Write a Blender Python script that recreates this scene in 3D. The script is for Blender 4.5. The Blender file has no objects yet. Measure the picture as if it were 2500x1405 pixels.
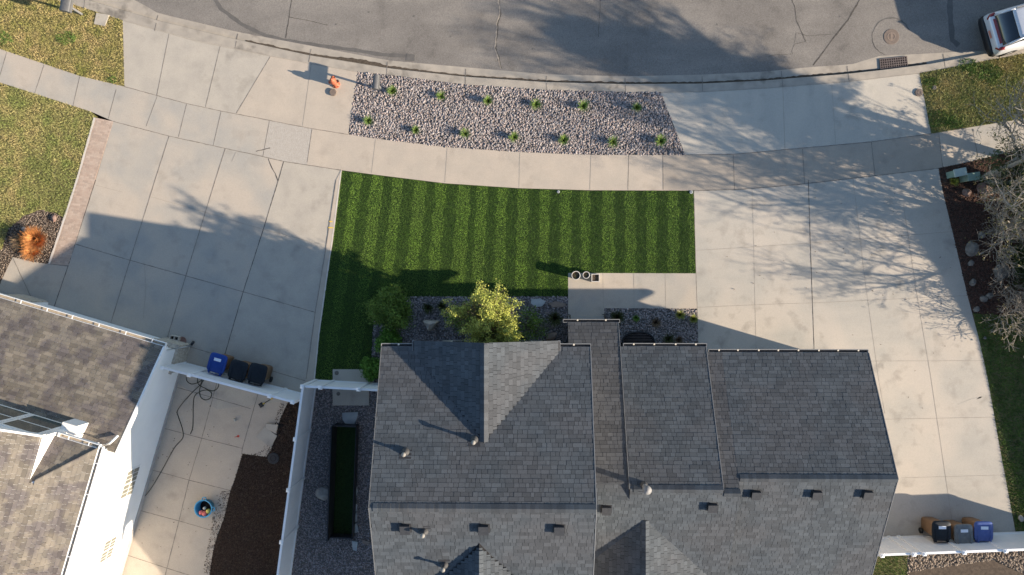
import bpy, math, random
import numpy as np
from mathutils import Vector, Matrix
random.seed(7); rng = np.random.default_rng(7)
S = bpy.context.scene; COL = S.collection
# ------------------------------------------------------------------ camera, sky, sun, exposure
H = 29.0; F = 1667.0; NX, NY = 1280.0, 715.0            # flying height, focal length and nadir in photo pixels
cd = bpy.data.cameras.new("camera"); cam = bpy.data.objects.new("camera", cd); COL.objects.link(cam)
cd.sensor_width = 36.0; cd.lens = 36.0 * F / 2500.0; cd.clip_end = 2000.0
look = Vector((1250 - NX, NY - 702.5, -F)).normalized()
zc = -look; xc = Vector((1, 0, 0)); xc = (xc - zc * xc.dot(zc)).normalized(); yc = zc.cross(xc)
cam.matrix_world = Matrix(((xc.x, yc.x, zc.x, 0), (xc.y, yc.y, zc.y, 0), (xc.z, yc.z, zc.z, H), (0, 0, 0, 1)))
S.camera = cam
SUN_EL, SUN_AZ = math.radians(19.4), math.atan2(.959, -.283)
w = bpy.data.worlds.new("World"); S.world = w; w.use_nodes = True
nt = w.node_tree; nt.nodes.clear()
sky = nt.nodes.new("ShaderNodeTexSky"); sky.sky_type = 'NISHITA'; sky.sun_disc = False
sky.sun_elevation = SUN_EL; sky.sun_rotation = SUN_AZ; sky.air_density = 1.0; sky.dust_density = 0.4; sky.ozone_density = 1.8
bg = nt.nodes.new("ShaderNodeBackground"); bg.inputs[1].default_value = 0.10
wo = nt.nodes.new("ShaderNodeOutputWorld"); nt.links.new(sky.outputs[0], bg.inputs[0]); nt.links.new(bg.outputs[0], wo.inputs[0])
ld = bpy.data.lights.new("sun", 'SUN'); ld.energy = 5.0; ld.angle = math.radians(0.55); ld.color = (1.0, 0.855, 0.68)
sun = bpy.data.objects.new("sun", ld); COL.objects.link(sun)
sd = Vector((math.sin(SUN_AZ) * math.cos(SUN_EL), math.cos(SUN_AZ) * math.cos(SUN_EL), math.sin(SUN_EL)))
sun.rotation_euler = sd.to_track_quat('Z', 'Y').to_euler(); sun.location = (30, -10, 30)
S.view_settings.view_transform = 'Standard'; S.view_settings.look = 'None'
S.view_settings.exposure = 1.23; S.view_settings.gamma = 1.0
try: S.view_settings.use_curve_mapping = False
except Exception: pass

def P(px, py, h=0.0):
    """metric place of something seen at this spot of the photo and h metres above the ground"""
    d = xc * (px - 1250) + yc * (702.5 - py) - zc * F
    t = (H - h) / -d.z
    return Vector((d.x * t, d.y * t, h))
def PP(pts, h=0.0): return [P(x, y, h) for x, y in pts]

# ------------------------------------------------------------------ materials
def mat(name, c1, c2=None, scale=6.0, rough=0.9, rnd=0.0, bump=0.0, bscale=60.0, fine=0.0, c3=None, c3scale=1.0, c3w=(.45, .6), metal=0.0, spec=0.3, stretch=None, fscale=180.0, stain=0.0):
    m = bpy.data.materials.new(name); m.use_nodes = True; n = m.node_tree.nodes; L = m.node_tree.links
    b = n["Principled BSDF"]; b.inputs["Roughness"].default_value = rough; b.inputs["Metallic"].default_value = metal
    b.inputs["Specular IOR Level"].default_value = spec
    tc = n.new("ShaderNodeTexCoord"); co = tc.outputs["Object"]
    if stretch:
        mp = n.new("ShaderNodeMapping"); mp.inputs["Scale"].default_value = stretch; L.new(co, mp.inputs[0]); co2 = mp.outputs[0]
    else: co2 = co
    def noise(sc, det=4, src=co):
        t = n.new("ShaderNodeTexNoise"); t.inputs["Scale"].default_value = sc; t.inputs["Detail"].default_value = det; L.new(src, t.inputs["Vector"]); return t.outputs[0]
    def mix(f, a, bb, bt='MIX'):
        x = n.new("ShaderNodeMix"); x.data_type = 'RGBA'; x.blend_type = bt
        for sock, v in ((x.inputs[0], f), (x.inputs[6], a), (x.inputs[7], bb)):
            if isinstance(v, (int, float)): sock.default_value = v
            elif isinstance(v, tuple): sock.default_value = (*v, 1)
            else: L.new(v, sock)
        return x.outputs[2]
    def rng_(v, a, bb, lo=0.0, hi=1.0):
        r = n.new("ShaderNodeMapRange"); r.inputs[1].default_value = a; r.inputs[2].default_value = bb; r.inputs[3].default_value = lo; r.inputs[4].default_value = hi; L.new(v, r.inputs[0]); return r.outputs[0]
    col = c1
    if c2: col = mix(rng_(noise(scale, 5, co2), .35, .65), c1, c2)
    if c3: col = mix(rng_(noise(c3scale, 3), *c3w), col if not isinstance(col, tuple) else col, c3)
    def val(v, a):   # multiply colour by 1 +- a
        nonlocal col
        k = rng_(v, 0, 1, 1 - a, 1 + a); c = n.new("ShaderNodeCombineColor")
        for i in range(3): L.new(k, c.inputs[i])
        col = mix(1.0, col, c.outputs[0], 'MULTIPLY')
    if rnd:
        g = n.new("ShaderNodeNewGeometry"); val(g.outputs["Random Per Island"], rnd)
    if fine: val(rng_(noise(fscale, 2), .25, .75), fine)
    if stain:
        v = rng_(noise(1.7, 6), .52, .72); v2 = rng_(noise(.35, 3), .4, .62)
        mm = n.new("ShaderNodeMath"); mm.operation = 'MULTIPLY'; L.new(v, mm.inputs[0]); L.new(v2, mm.inputs[1])
        val(rng_(mm.outputs[0], 0, 1, .5, 0), stain * 1.0)
    if isinstance(col, tuple): b.inputs["Base Color"].default_value = (*col, 1)
    else: L.new(col, b.inputs["Base Color"])
    if bump:
        bp = n.new("ShaderNodeBump"); bp.inputs["Strength"].default_value = bump; bp.inputs["Distance"].default_value = 0.02
        L.new(noise(bscale, 3), bp.inputs["Height"]); L.new(bp.outputs[0], b.inputs["Normal"])
    return m

M = {}
M['asphalt'] = mat('asphalt', (.19, .172, .152), (.225, .203, .178), 1.3, .95, bump=.35, bscale=90, fine=.26, fscale=32, c3=(.175, .158, .14), c3scale=.35, stain=.25, stretch=(.4, 1.4, 1))
M['tar'] = mat('tar', (.105, .097, .088), (.13, .12, .11), 5, .8, fine=.15)
M['crack'] = mat('crack', (.055, .048, .042), (.10, .088, .075), 8, .95)
M['crack_pale'] = mat('crack_pale', (.36, .31, .25), (.22, .19, .16), 9, .95)
M['conc_old'] = mat('concrete_old', (0.396, 0.355, 0.299), (0.350, 0.325, 0.285), 1.1, .9, bump=.12, fine=.10, fscale=45, c3=(0.436, 0.374, 0.304), c3scale=.4, stain=0.19)
M['conc_cool'] = mat('concrete_cool', (0.421, 0.376, 0.312), (0.376, 0.338, 0.285), 1.3, .9, bump=.12, fine=.10, fscale=45, stain=0.22)
M['conc_warm'] = mat('concrete_warm', (0.447, 0.379, 0.304), (0.406, 0.350, 0.285), 1.2, .9, bump=.12, fine=.10, fscale=45, stain=0.19)
M['conc_new'] = mat('concrete_new', (0.416, 0.379, 0.323), (0.370, 0.345, 0.299), .9, .88, bump=.10, fine=.10, fscale=45, stretch=(.5, 1.6, 1), c3=(0.457, 0.404, 0.337), c3scale=.33, stain=0.35)
M['conc_walk'] = mat('concrete_walk', (0.376, 0.320, 0.257), (0.340, 0.291, 0.237), 1.5, .9, bump=.14, fine=.10, fscale=45, stain=0.24)
M['conc_bright'] = mat('concrete_bright', (0.462, 0.419, 0.351), (0.421, 0.384, 0.328), 1.0, .88, bump=.1, fine=.10, fscale=45, stretch=(1.5, .5, 1), stain=0.24)
M['conc_rough'] = mat('concrete_rough', (.385, .345, .295), (.41, .37, .32), 7, .95, bump=.5, bscale=30, fine=.15, fscale=50)
M['curb'] = mat('curb_concrete', (0.376, 0.330, 0.271), (0.304, 0.271, 0.228), 2.5, .92, bump=.2, fine=.10, fscale=80, stain=0.64)
M['dirt'] = mat('dirt', (.06, .047, .036), (.10, .08, .06), 12, 1.0, bump=.4, fine=.3, fscale=60)
M['soil'] = mat('soil', (.06, .045, .034), (.10, .075, .055), 8, 1.0, bump=.5, fine=.3, fscale=60)
M['joint'] = mat('joint', (.15, .13, .11), (.22, .195, .165), 10, 1.0)
M['joint_soft'] = mat('joint_soft', (.30, .265, .22), (.33, .295, .25), 10, 1.0)
M['paver'] = mat('paver', (.40, .30, .235), (.44, .345, .275), 4, .9, rnd=.12, fine=.12, fscale=80)
M['edging'] = mat('edging', (.55, .50, .44), None, 1, .8)
M['lawn_soil'] = mat('lawn_soil', (.17, .135, .065), (.11, .115, .038), 3, 1.0, bump=.4, fine=.3, fscale=60)
M['blade_dry'] = mat('grass_blade', (.52, .40, .19), (.27, .27, .075), 1.6, .8, rnd=.22, c3=(.36, .31, .12), c3scale=.5, c3w=(.45, .62))
M['blade_dry2'] = mat('grass_blade_green', (.46, .38, .17), (.25, .285, .085), 1.3, .8, rnd=.22, c3=(.24, .26, .085), c3scale=.35, c3w=(.5, .6))
M['blade_shade'] = mat('grass_blade_shaded', (.10, .17, .03), (.05, .09, .018), 2, .8, rnd=.35)  # grass with the neighbouring house's shade put into its colour
M['blade_weed'] = mat('grass_blade_lush', (.14, .23, .045), (.08, .15, .03), 3, .8, rnd=.35)
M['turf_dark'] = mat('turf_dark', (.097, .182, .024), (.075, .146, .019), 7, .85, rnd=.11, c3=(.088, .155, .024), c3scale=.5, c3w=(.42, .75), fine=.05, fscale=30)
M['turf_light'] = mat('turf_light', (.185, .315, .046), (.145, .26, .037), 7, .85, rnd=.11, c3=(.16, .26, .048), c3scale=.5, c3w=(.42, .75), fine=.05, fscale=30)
M['turf_shaded'] = mat('turf_shaded', (.022, .045, .009), (.015, .032, .007), 7, .9, rnd=.2)  # turf colour darkened to carry the shade inside the raised bed
M['turf_base'] = mat('turf_base', (.022, .044, .009), (.016, .032, .007), 9, .95, fine=.2, fscale=60)
M['rock_mix'] = mat('river_rock', (.31, .285, .27), (.22, .205, .205), 30, .85, rnd=.42, c3=(.30, .22, .19), c3scale=22, c3w=(.5, .62))
M['rock_base'] = mat('rock_base', (.10, .09, .083), (.14, .13, .118), 20, 1.0, fine=.3, fscale=60)
M['rock_dark'] = mat('river_rock_dark', (.29, .265, .26), (.18, .175, .19), 30, .85, rnd=.5, c3=(.27, .205, .185), c3scale=20, c3w=(.5, .62))
M['rock_tan'] = mat('river_rock_tan', (.24, .185, .14), (.15, .12, .095), 25, .85, rnd=.45)
M['mulch'] = mat('mulch', (.028, .017, .012), (.05, .032, .023), 20, 1.0, rnd=.5, c3=(.10, .065, .042), c3scale=30, c3w=(.58, .7))
M['mulch_red'] = mat('mulch_red', (.10, .048, .034), (.06, .036, .027), 20, 1.0, rnd=.5, c3=(.16, .10, .07), c3scale=25, c3w=(.55, .7))
M['boulder'] = mat('boulder', (.42, .37, .31), (.28, .25, .22), 5, .9, bump=.6, bscale=12, fine=.15, fscale=40)
M['boulder_grey'] = mat('boulder_grey', (.19, .175, .155), (.11, .10, .09), 5, .9, bump=.6, bscale=12, fine=.15, fscale=40)
M['boulder_red'] = mat('boulder_red', (.17, .10, .08), (.22, .17, .145), 4, .9, bump=.6, bscale=12, fine=.15, fscale=40)
M['flag'] = mat('flagstone', (.40, .42, .42), (.30, .32, .33), 3, .85, bump=.3, bscale=20)
M['flag_brown'] = mat('flagstone_brown', (.25, .19, .15), (.18, .14, .115), 3, .85, bump=.3, bscale=20)
M['shingle'] = mat('shingle_charcoal', (.081, .091, .100), (.061, .070, .079), 1.4, .95, rnd=.20, fine=.25, fscale=60, c3=(.077, .081, .087), c3scale=.5, spec=.2)
M['shingle_brown'] = mat('shingle_weathered', (.086, .087, .090), (.068, .070, .075), 1.4, .95, rnd=.20, fine=.22, fscale=110, spec=.2)
M['shingle_tan'] = mat('shingle_tan', (.20, .172, .138), (.155, .138, .115), 2.5, .95, rnd=.24, fine=.18, fscale=110, c3=(.12, .105, .10), c3scale=1.6, spec=.2)
M['deck'] = mat('roof_underlay', (.012, .012, .013), None)
M['trim_grey'] = mat('trim_grey', (.22, .22, .22), None, 1, .55)
M['trim_dark'] = mat('trim_dark', (.16, .16, .16), None, 1, .5)
M['gutter_in'] = mat('gutter_inside', (.085, .08, .078), (.05, .05, .05), 12, .8)
M['gutter_in_tan'] = mat('gutter_inside_tan', (.42, .36, .27), (.33, .27, .2), 9, .8, fine=.15)
M['white'] = mat('white_paint', (.80, .79, .77), None, 1, .5, fine=.02)
M['vinyl'] = mat('vinyl', (.78, .79, .80), (.74, .75, .76), 1.5, .38, spec=.5)
M['stucco'] = mat('stucco_white', (.80, .79, .76), (.77, .76, .73), 2, .9, bump=.15, bscale=120)
M['stucco_tan'] = mat('stucco_grey', (.42, .40, .37), (.38, .36, .33), 2, .9, bump=.15, bscale=120)
M['stone'] = mat('stone_veneer', (.50, .45, .37), (.33, .29, .24), 10, .9, bump=.7, bscale=14, fine=.15, fscale=50)
M['found'] = mat('foundation', (.38, .36, .33), (.32, .30, .28), 4, .95, fine=.1)
M['vent_dark'] = mat('vent_metal', (.03, .03, .032), (.04, .04, .043), 9, .55)
M['vent_top'] = mat('vent_hood', (.045, .046, .05), (.035, .036, .04), 9, .6)
M['metal'] = mat('galvanised', (.26, .255, .25), (.18, .175, .17), 8, .7)
M['lead'] = mat('lead', (.05, .05, .052), (.07, .07, .07), 9, .6)
M['hanger'] = mat('gutter_hanger', (.62, .55, .44), None, 1, .5)
M['cream'] = mat('cream_cap', (.24, .225, .20), None, 1, .6)
M['glass'] = mat('window_glass', (.05, .07, .07), (.09, .11, .10), 2, .12, spec=.8)
M['blind'] = mat('window_blind', (.16, .155, .125), (.20, .19, .155), 5, .35)
M['black'] = mat('black_plastic', (.02, .02, .022), (.03, .03, .033), 9, .45, fine=.1)
M['black_lid'] = mat('black_lid', (.010, .014, .020), (.016, .021, .027), 6, .6, spec=.2)
M['blue_lid'] = mat('blue_lid', (.010, .045, .22), (.013, .052, .25), 6, .42)
M['blue_pale'] = mat('blue_pale_lid', (.05, .085, .26), (.08, .12, .30), 6, .35)
M['grey_lid'] = mat('grey_lid', (.10, .11, .115), (.16, .17, .17), 6, .35)
M['bin_tan'] = mat('bin_tan', (.30, .185, .105), (.26, .16, .095), 5, .6)
M['label'] = mat('white_label', (.72, .76, .82), None, 1, .5)
M['rubber'] = mat('rubber', (.018, .018, .018), None, 1, .8)
M['hydrant'] = mat('hydrant_paint', (.42, .13, .065), (.34, .10, .055), 12, .55, fine=.12)
M['iron'] = mat('cast_iron', (.10, .08, .075), (.15, .12, .11), 14, .8, bump=.4, bscale=60)
M['iron_brown'] = mat('rusty_iron', (.19, .145, .115), (.15, .12, .10), 9, .85, bump=.3, bscale=60)
M['rust'] = mat('rust_stain', (.25, .19, .145), (.21, .165, .135), 8, .95, fine=.2)
M['void'] = mat('dark_opening', (.006, .006, .006), None)
M['mbox_grey'] = mat('mailbox_grey', (.09, .09, .092), (.11, .11, .11), 6, .5)
M['terracotta'] = mat('terracotta', (.24, .13, .10), (.30, .18, .14), 12, .9)
M['hose'] = mat('hose', (.035, .035, .022), (.05, .048, .03), 15, .55)
M['yellow'] = mat('yellow_paint', (.72, .47, .05), (.68, .48, .12), 15, .8)
M['tool_yellow'] = mat('tool_yellow', (.55, .38, .04), None, 1, .5)
M['toy_blue'] = mat('toy_blue', (.07, .30, .48), None, 1, .4)
M['toy_pink'] = mat('toy_pink', (.62, .09, .16), (.70, .22, .12), 25, .45)
M['toy_yellow'] = mat('toy_yellow', (.62, .50, .12), None, 1, .45)
M['toy_red'] = mat('toy_red', (.55, .045, .03), None, 1, .45)
M['cup'] = mat('cup', (.45, .44, .38), None, 1, .4)
M['pot_white'] = mat('pot_white', (.56, .53, .49), None, 1, .6)
M['box_green'] = mat('utility_green', (.20, .28, .22), (.24, .31, .25), 5, .6)
M['box_lid'] = mat('utility_lid', (.44, .50, .44), (.40, .46, .41), 5, .6)
M['bark'] = mat('bark_grey', (.36, .32, .27), (.22, .20, .165), 12, .95, fine=.15, fscale=60)
M['bark_dark'] = mat('bark_brown', (.085, .06, .045), (.12, .09, .065), 12, .95)
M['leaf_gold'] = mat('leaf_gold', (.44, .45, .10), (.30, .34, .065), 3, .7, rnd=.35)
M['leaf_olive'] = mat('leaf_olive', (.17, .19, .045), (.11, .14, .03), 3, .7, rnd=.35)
M['leaf_dark'] = mat('leaf_dark', (.13, .20, .03), (.08, .135, .022), 5, .75, rnd=.4)
M['leaf_mid'] = mat('leaf_mid', (.12, .24, .03), (.08, .17, .022), 5, .75, rnd=.4)
M['needle'] = mat('needle', (.07, .10, .03), (.042, .065, .024), 5, .75, rnd=.45)
M['tuft'] = mat('tuft_green', (.20, .29, .06), (.14, .22, .045), 15, .75, rnd=.4)
M['tuft_dark'] = mat('tuft_dark', (.045, .065, .02), (.075, .08, .03), 9, .8, rnd=.4)
M['tuft_lime'] = mat('tuft_lime', (.20, .25, .045), (.28, .28, .06), 9, .8, rnd=.3)
M['tuft_orange'] = mat('tuft_orange', (.62, .27, .09), (.52, .21, .06), 12, .8, rnd=.35)
M['tuft_plum'] = mat('tuft_plum', (.10, .06, .045), (.20, .15, .08), 12, .8, rnd=.4)
M['bud'] = mat('bud', (.22, .185, .07), (.17, .15, .06), 12, .8, rnd=.3)
M['car_paint'] = mat('car_paint', (.62, .63, .65), None, 1, .22, metal=.2, spec=.6)
M['car_black'] = mat('car_trim', (.018, .018, .02), None, 1, .45)
M['car_glass'] = mat('car_glass', (.010, .016, .022), None, 1, .06, spec=1.0)
M['tail_red'] = mat('tail_light', (.22, .012, .010), None, 1, .15, spec=.8)
M['plate'] = mat('plate', (.55, .22, .16), None, 1, .5)
M['headlight'] = mat('head_light', (.6, .62, .62), None, 1, .1, spec=.9)

# ------------------------------------------------------------------ object helpers
def tag(o, label=None, cat=None, group=None, kind=None):
    if label: o['label'] = label
    if cat: o['category'] = cat
    if group: o['group'] = group
    if kind: o['kind'] = kind
    return o
def empty(name, loc=(0, 0, 0), rz=0.0, **k):
    o = bpy.data.objects.new(name, None); COL.objects.link(o); o.location = loc; o.rotation_euler = (0, 0, rz); o.empty_display_size = .3
    return tag(o, **k)
def link(name, me, parent=None, **k):
    o = bpy.data.objects.new(name, me); COL.objects.link(o)
    if parent is not None: o.parent = parent
    return tag(o, **k)
class MB:
    """collects faces (with a material slot each) into one mesh"""
    def __init__(s): s.v = []; s.f = []; s.m = []; s.mats = []; s.sm = []
    def slot(s, m):
        m = M[m] if isinstance(m, str) else m
        if m not in s.mats: s.mats.append(m)
        return s.mats.index(m)
    def add(s, vs, fs, m, smooth=False):
        k = s.slot(m); o = len(s.v); s.v += [tuple(v) for v in vs]
        for f in fs: s.f.append([i + o for i in f]); s.m.append(k); s.sm.append(smooth)
        return s
    def box(s, x0, x1, y0, y1, z0, z1, m, T=None):
        vs = [Vector(p) for p in ((x0, y0, z0), (x1, y0, z0), (x1, y1, z0), (x0, y1, z0), (x0, y0, z1), (x1, y0, z1), (x1, y1, z1), (x0, y1, z1))]
        if T is not None: vs = [T @ p if isinstance(T, Matrix) else T(p) for p in vs]
        return s.add(vs, [(0, 3, 2, 1), (4, 5, 6, 7), (0, 1, 5, 4), (1, 2, 6, 5), (2, 3, 7, 6), (3, 0, 4, 7)], m)
    def prism(s, pts, z0, z1, m, side=None):
        n = len(pts)
        ar = sum(pts[i][0] * pts[(i + 1) % n][1] - pts[(i + 1) % n][0] * pts[i][1] for i in range(n))
        if ar < 0: pts = pts[::-1]
        s.add([(p[0], p[1], z1) for p in pts], [list(range(n))], m)
        vs = [(p[0], p[1], z1) for p in pts] + [(p[0], p[1], z0) for p in pts]
        return s.add(vs, [(i, i + n, (i + 1) % n + n, (i + 1) % n) for i in range(n)], side or m)
    def lathe(s, prof, m, c=(0, 0, 0), n=24, T=None, smooth=True):
        vs = []
        for r, z in prof:
            for i in range(n):
                a = 2 * math.pi * i / n; p = Vector((c[0] + r * math.cos(a), c[1] + r * math.sin(a), c[2] + z))
                vs.append(T @ p if T is not None else p)
        fs = []
        for j in range(len(prof) - 1):
            for i in range(n): fs.append((j * n + i, j * n + (i + 1) % n, (j + 1) * n + (i + 1) % n, (j + 1) * n + i))
        return s.add(vs, fs, m, smooth)
    def tube(s, pts, r, m, n=8, smooth=True):
        pts = [Vector(p) for p in pts]; rs = r if isinstance(r, (list, tuple)) else [r] * len(pts); vs = []; fs = []
        for i, p in enumerate(pts):
            d = (pts[min(i + 1, len(pts) - 1)] - pts[max(i - 1, 0)]).normalized()
            a = d.cross(Vector((0, 0, 1)));
            if a.length < 1e-3: a = Vector((1, 0, 0))
            a.normalize(); b = d.cross(a)
            for k in range(n):
                t = 2 * math.pi * k / n; vs.append(p + a * math.cos(t) * rs[i] + b * math.sin(t) * rs[i])
        for i in range(len(pts) - 1):
            for k in range(n): fs.append((i * n + k, i * n + (k + 1) % n, (i + 1) * n + (k + 1) % n, (i + 1) * n + k))
        fs.append(list(range(n))[::-1]); fs.append([(len(pts) - 1) * n + k for k in range(n)])
        return s.add(vs, fs, m, smooth)
    def strip(s, pts, wd, z, m, wob=0.0, taper=False):
        """flat line of width wd along pts"""
        pts = [Vector((p[0], p[1], 0)) for p in pts]
        if wob:
            q = []
            for a, b in zip(pts[:-1], pts[1:]):
                k = max(1, int((b - a).length / .12)); d = (b - a); nn = Vector((-d.y, d.x, 0)).normalized()
                for i in range(k): q.append(a + d * (i / k) + nn * random.uniform(-wob, wob))
            q.append(pts[-1]); pts = q
        vs = []; fs = []
        for i, p in enumerate(pts):
            d = (pts[min(i + 1, len(pts) - 1)] - pts[max(i - 1, 0)]); d.normalize(); nn = Vector((-d.y, d.x, 0))
            ww = wd * ((random.uniform(.6, 1.3) if wd < .07 else 1 + .12 * math.sin(i * .9) + random.uniform(-.05, .05)) if wob else 1) * (1 if not taper else math.sin(math.pi * (i + .5) / len(pts)))
            for sg in (-.5, .5): vs.append((p.x + nn.x * ww * sg, p.y + nn.y * ww * sg, z))
        for i in range(len(pts) - 1): fs.append((2 * i, 2 * i + 2, 2 * i + 3, 2 * i + 1))
        return s.add(vs, fs, m)
    def build(s, name, parent=None, **k):
        me = bpy.data.meshes.new(name); me.from_pydata(s.v, [], s.f)
        for m in s.mats: me.materials.append(m)
        me.polygons.foreach_set("material_index", s.m); me.polygons.foreach_set("use_smooth", s.sm); me.update()
        return link(name, me, parent, **k)
def fast(name, V, Fc, m, parent=None, smooth=False, **k):
    """numpy mesh: V (n,3), Fc (k,3|4)"""
    me = bpy.data.meshes.new(name); V = np.asarray(V, np.float32); Fc = np.asarray(Fc, np.int32); q = Fc.shape[1]
    me.vertices.add(len(V)); me.vertices.foreach_set("co", V.ravel())
    me.loops.add(Fc.size); me.loops.foreach_set("vertex_index", Fc.ravel())
    me.polygons.add(len(Fc)); me.polygons.foreach_set("loop_start", np.arange(0, Fc.size, q, dtype=np.int32)); me.polygons.foreach_set("loop_total", np.full(len(Fc), q, np.int32))
    me.materials.append(M[m] if isinstance(m, str) else m)
    if smooth: me.polygons.foreach_set("use_smooth", np.ones(len(Fc), bool))
    me.update(calc_edges=True); return link(name, me, parent, **k)
def copy_tree(o, parent=None, loc=None, rz=None, **k):
    c = o.copy(); COL.objects.link(c)
    if parent is not None: c.parent = parent
    if loc is not None: c.location = loc
    if rz is not None: c.rotation_euler = (0, 0, rz)
    tag(c, **k)
    for ch in o.children: copy_tree(ch, c)
    return c
def inside(poly, x, y):
    r = np.zeros(len(x), bool); n = len(poly)
    for i in range(n):
        x1, y1 = poly[i][0], poly[i][1]; x2, y2 = poly[(i + 1) % n][0], poly[(i + 1) % n][1]
        if y1 == y2: continue
        c = ((y1 > y) != (y2 > y)) & (x < (x2 - x1) * (y - y1) / (y2 - y1) + x1); r ^= c
    return r
def scatter(poly, dens, holes=()):
    xs = [p[0] for p in poly]; ys = [p[1] for p in poly]; a, b, c, d = min(xs), max(xs), min(ys), max(ys)
    n = int((b - a) * (d - c) * dens); x = rng.uniform(a, b, n); y = rng.uniform(c, d, n); k = inside(poly, x, y)
    for h in holes: k &= ~inside(h, x, y)
    return x[k], y[k]
t = (1 + 5 ** .5) / 2
ICO = np.array([(-1, t, 0), (1, t, 0), (-1, -t, 0), (1, -t, 0), (0, -1, t), (0, 1, t), (0, -1, -t), (0, 1, -t), (t, 0, -1), (t, 0, 1), (-t, 0, -1), (-t, 0, 1)]) / (1 + t * t) ** .5
ICF = np.array([(0, 11, 5), (0, 5, 1), (0, 1, 7), (0, 7, 10), (0, 10, 11), (1, 5, 9), (5, 11, 4), (11, 10, 2), (10, 7, 6), (7, 1, 8), (3, 9, 4), (3, 4, 2), (3, 2, 6), (3, 6, 8), (3, 8, 9), (4, 9, 5), (2, 4, 11), (6, 2, 10), (8, 6, 7), (9, 8, 1)])
def stones(name, poly, dens, r0, r1, m, z=0.0, holes=(), flat=.6, **k):
    x, y = scatter(poly, dens, holes); n = len(x); r = rng.uniform(r0, r1, n)
    v = ICO[None] * (1 + rng.uniform(-.28, .28, (n, 12, 1)))
    v = v * np.stack([r * rng.uniform(.75, 1.3, n), r * rng.uniform(.75, 1.2, n), r * flat * rng.uniform(.7, 1.3, n)], 1)[:, None]
    a = rng.uniform(0, 6.28, n); ca, sa = np.cos(a)[:, None], np.sin(a)[:, None]; tl = rng.uniform(-.5, .5, n)[:, None]
    X = v[..., 0] * ca - v[..., 1] * sa; Y = v[..., 0] * sa + v[..., 1] * ca; Z = v[..., 2] + X * tl
    V = np.stack([X + x[:, None], Y + y[:, None], Z + (z + r * flat * rng.uniform(.1, 1.1, n))[:, None]], 2)
    Fc = (ICF[None] + (np.arange(n) * 12)[:, None, None]).reshape(-1, 3)
    return fast(name, V.reshape(-1, 3), Fc, m, kind='stuff', **k)
def blades(name, poly, dens, h0, h1, wd, m, z=0.0, lean=.6, holes=(), keep=None, parent=None, kind='stuff', dirx=None, **k):
    x, y = scatter(poly, dens, holes)
    if keep is not None:
        kk = keep(x, y); x, y = x[kk], y[kk]
    n = len(x); h = rng.uniform(h0, h1, n); a = rng.uniform(0, 6.28, n); w_ = wd * rng.uniform(.6, 1.3, n)
    lx = rng.normal(0, lean, n) * h; ly = rng.normal(0, lean, n) * h
    if dirx is not None: ly += dirx * h
    dx, dy = np.cos(a) * w_ / 2, np.sin(a) * w_ / 2
    V = np.stack([np.stack([x - dx, y - dy, np.full(n, z)], 1), np.stack([x + dx, y + dy, np.full(n, z)], 1), np.stack([x + lx, y + ly, z + h], 1)], 1)
    return fast(name, V.reshape(-1, 3), np.arange(3 * n).reshape(-1, 3), m, parent, kind=kind, **k)
def chips(name, poly, dens, ln, wd, m, z=0.0, holes=(), **k):
    x, y = scatter(poly, dens, holes); n = len(x); a = rng.uniform(0, 6.28, n); l = ln * rng.uniform(.5, 1.4, n); w_ = wd * rng.uniform(.6, 1.4, n)
    c, s_ = np.cos(a), np.sin(a); t1 = rng.normal(0, .35, n); t2 = rng.normal(0, .35, n); zz = z + rng.uniform(.004, .03, n)
    q = []
    for i, j in ((-1, -1), (1, -1), (1, 1), (-1, 1)):
        u = i * l / 2; v = j * w_ / 2; q.append(np.stack([x + u * c - v * s_, y + u * s_ + v * c, zz + u * t1 + v * t2], 1))
    V = np.stack(q, 1).reshape(-1, 3); return fast(name, V, np.arange(4 * n).reshape(-1, 4), m, kind='stuff', **k)

# ------------------------------------------------------------------ setting: ground, road, kerb, slabs
MB().add([(-400, -400, -.45), (400, -400, -.45), (400, 400, -.45), (-400, 400, -.45)], [(0, 1, 2, 3)], 'soil').build('ground', kind='structure')
RZ = -.11
edge = [(-700, -240), (-200, -125), (120, -60), (328, 0), (386, 34), (581, 80), (762, 114), (946, 149), (1137, 166), (1334, 183), (1526, 188), (1714, 184), (1860, 177), (1997, 164), (2079, 159), (2147, 138), (2215, 135), (2304, 130), (2420, 125), (2500, 113), (2750, 70), (3300, -40)]
face = [(-700, -260), (-200, -122), (212, 0), (386, 51), (547, 90), (640, 111), (751, 135), (850, 151), (946, 167), (1137, 188), (1334, 201), (1526, 206), (1714, 205), (1860, 198), (2068, 181), (2150, 172), (2270, 157), (2420, 129), (2500, 108), (2750, 60), (3300, -60)]
back = [(-700, -240), (-200, -102), (167, 8), (300, 50), (478, 99), (640, 133), (751, 154), (873, 176), (946, 183), (1137, 207), (1334, 220), (1526, 225), (1613, 225.5), (1714, 224), (1860, 216), (2075, 199), (2244, 179), (2500, 131), (2750, 83), (3300, -35)]
eW = PP(edge, RZ); fW = PP(face, 0); bW = PP(back, 0)
road = MB(); road.add([(p.x, p.y, RZ) for p in eW] + [(400, 60, RZ), (400, 200, RZ), (-400, 200, RZ), (-400, 60, RZ)], [list(range(len(eW) + 4))], 'asphalt')
def rs(pts, wd, m, dz=.004, wob=.012): road.strip(PP(pts, RZ), wd, RZ + dz, m, wob)
rs([(500, -40), (540, 22), (590, 60), (650, 88), (700, 100), (780, 112), (860, 122), (930, 134), (1000, 138)], .16, 'tar', .004, .01)
road.prism(PP([(993, 131), (1013, 134), (1012, 150), (991, 148)], RZ), RZ, RZ + .009, 'tar')
rs([(716, -30), (706, 40), (703, 60), (697, 93)], .035, 'crack'); rs([(704, 42), (735, 47), (800, 62)], .02, 'crack')
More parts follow.
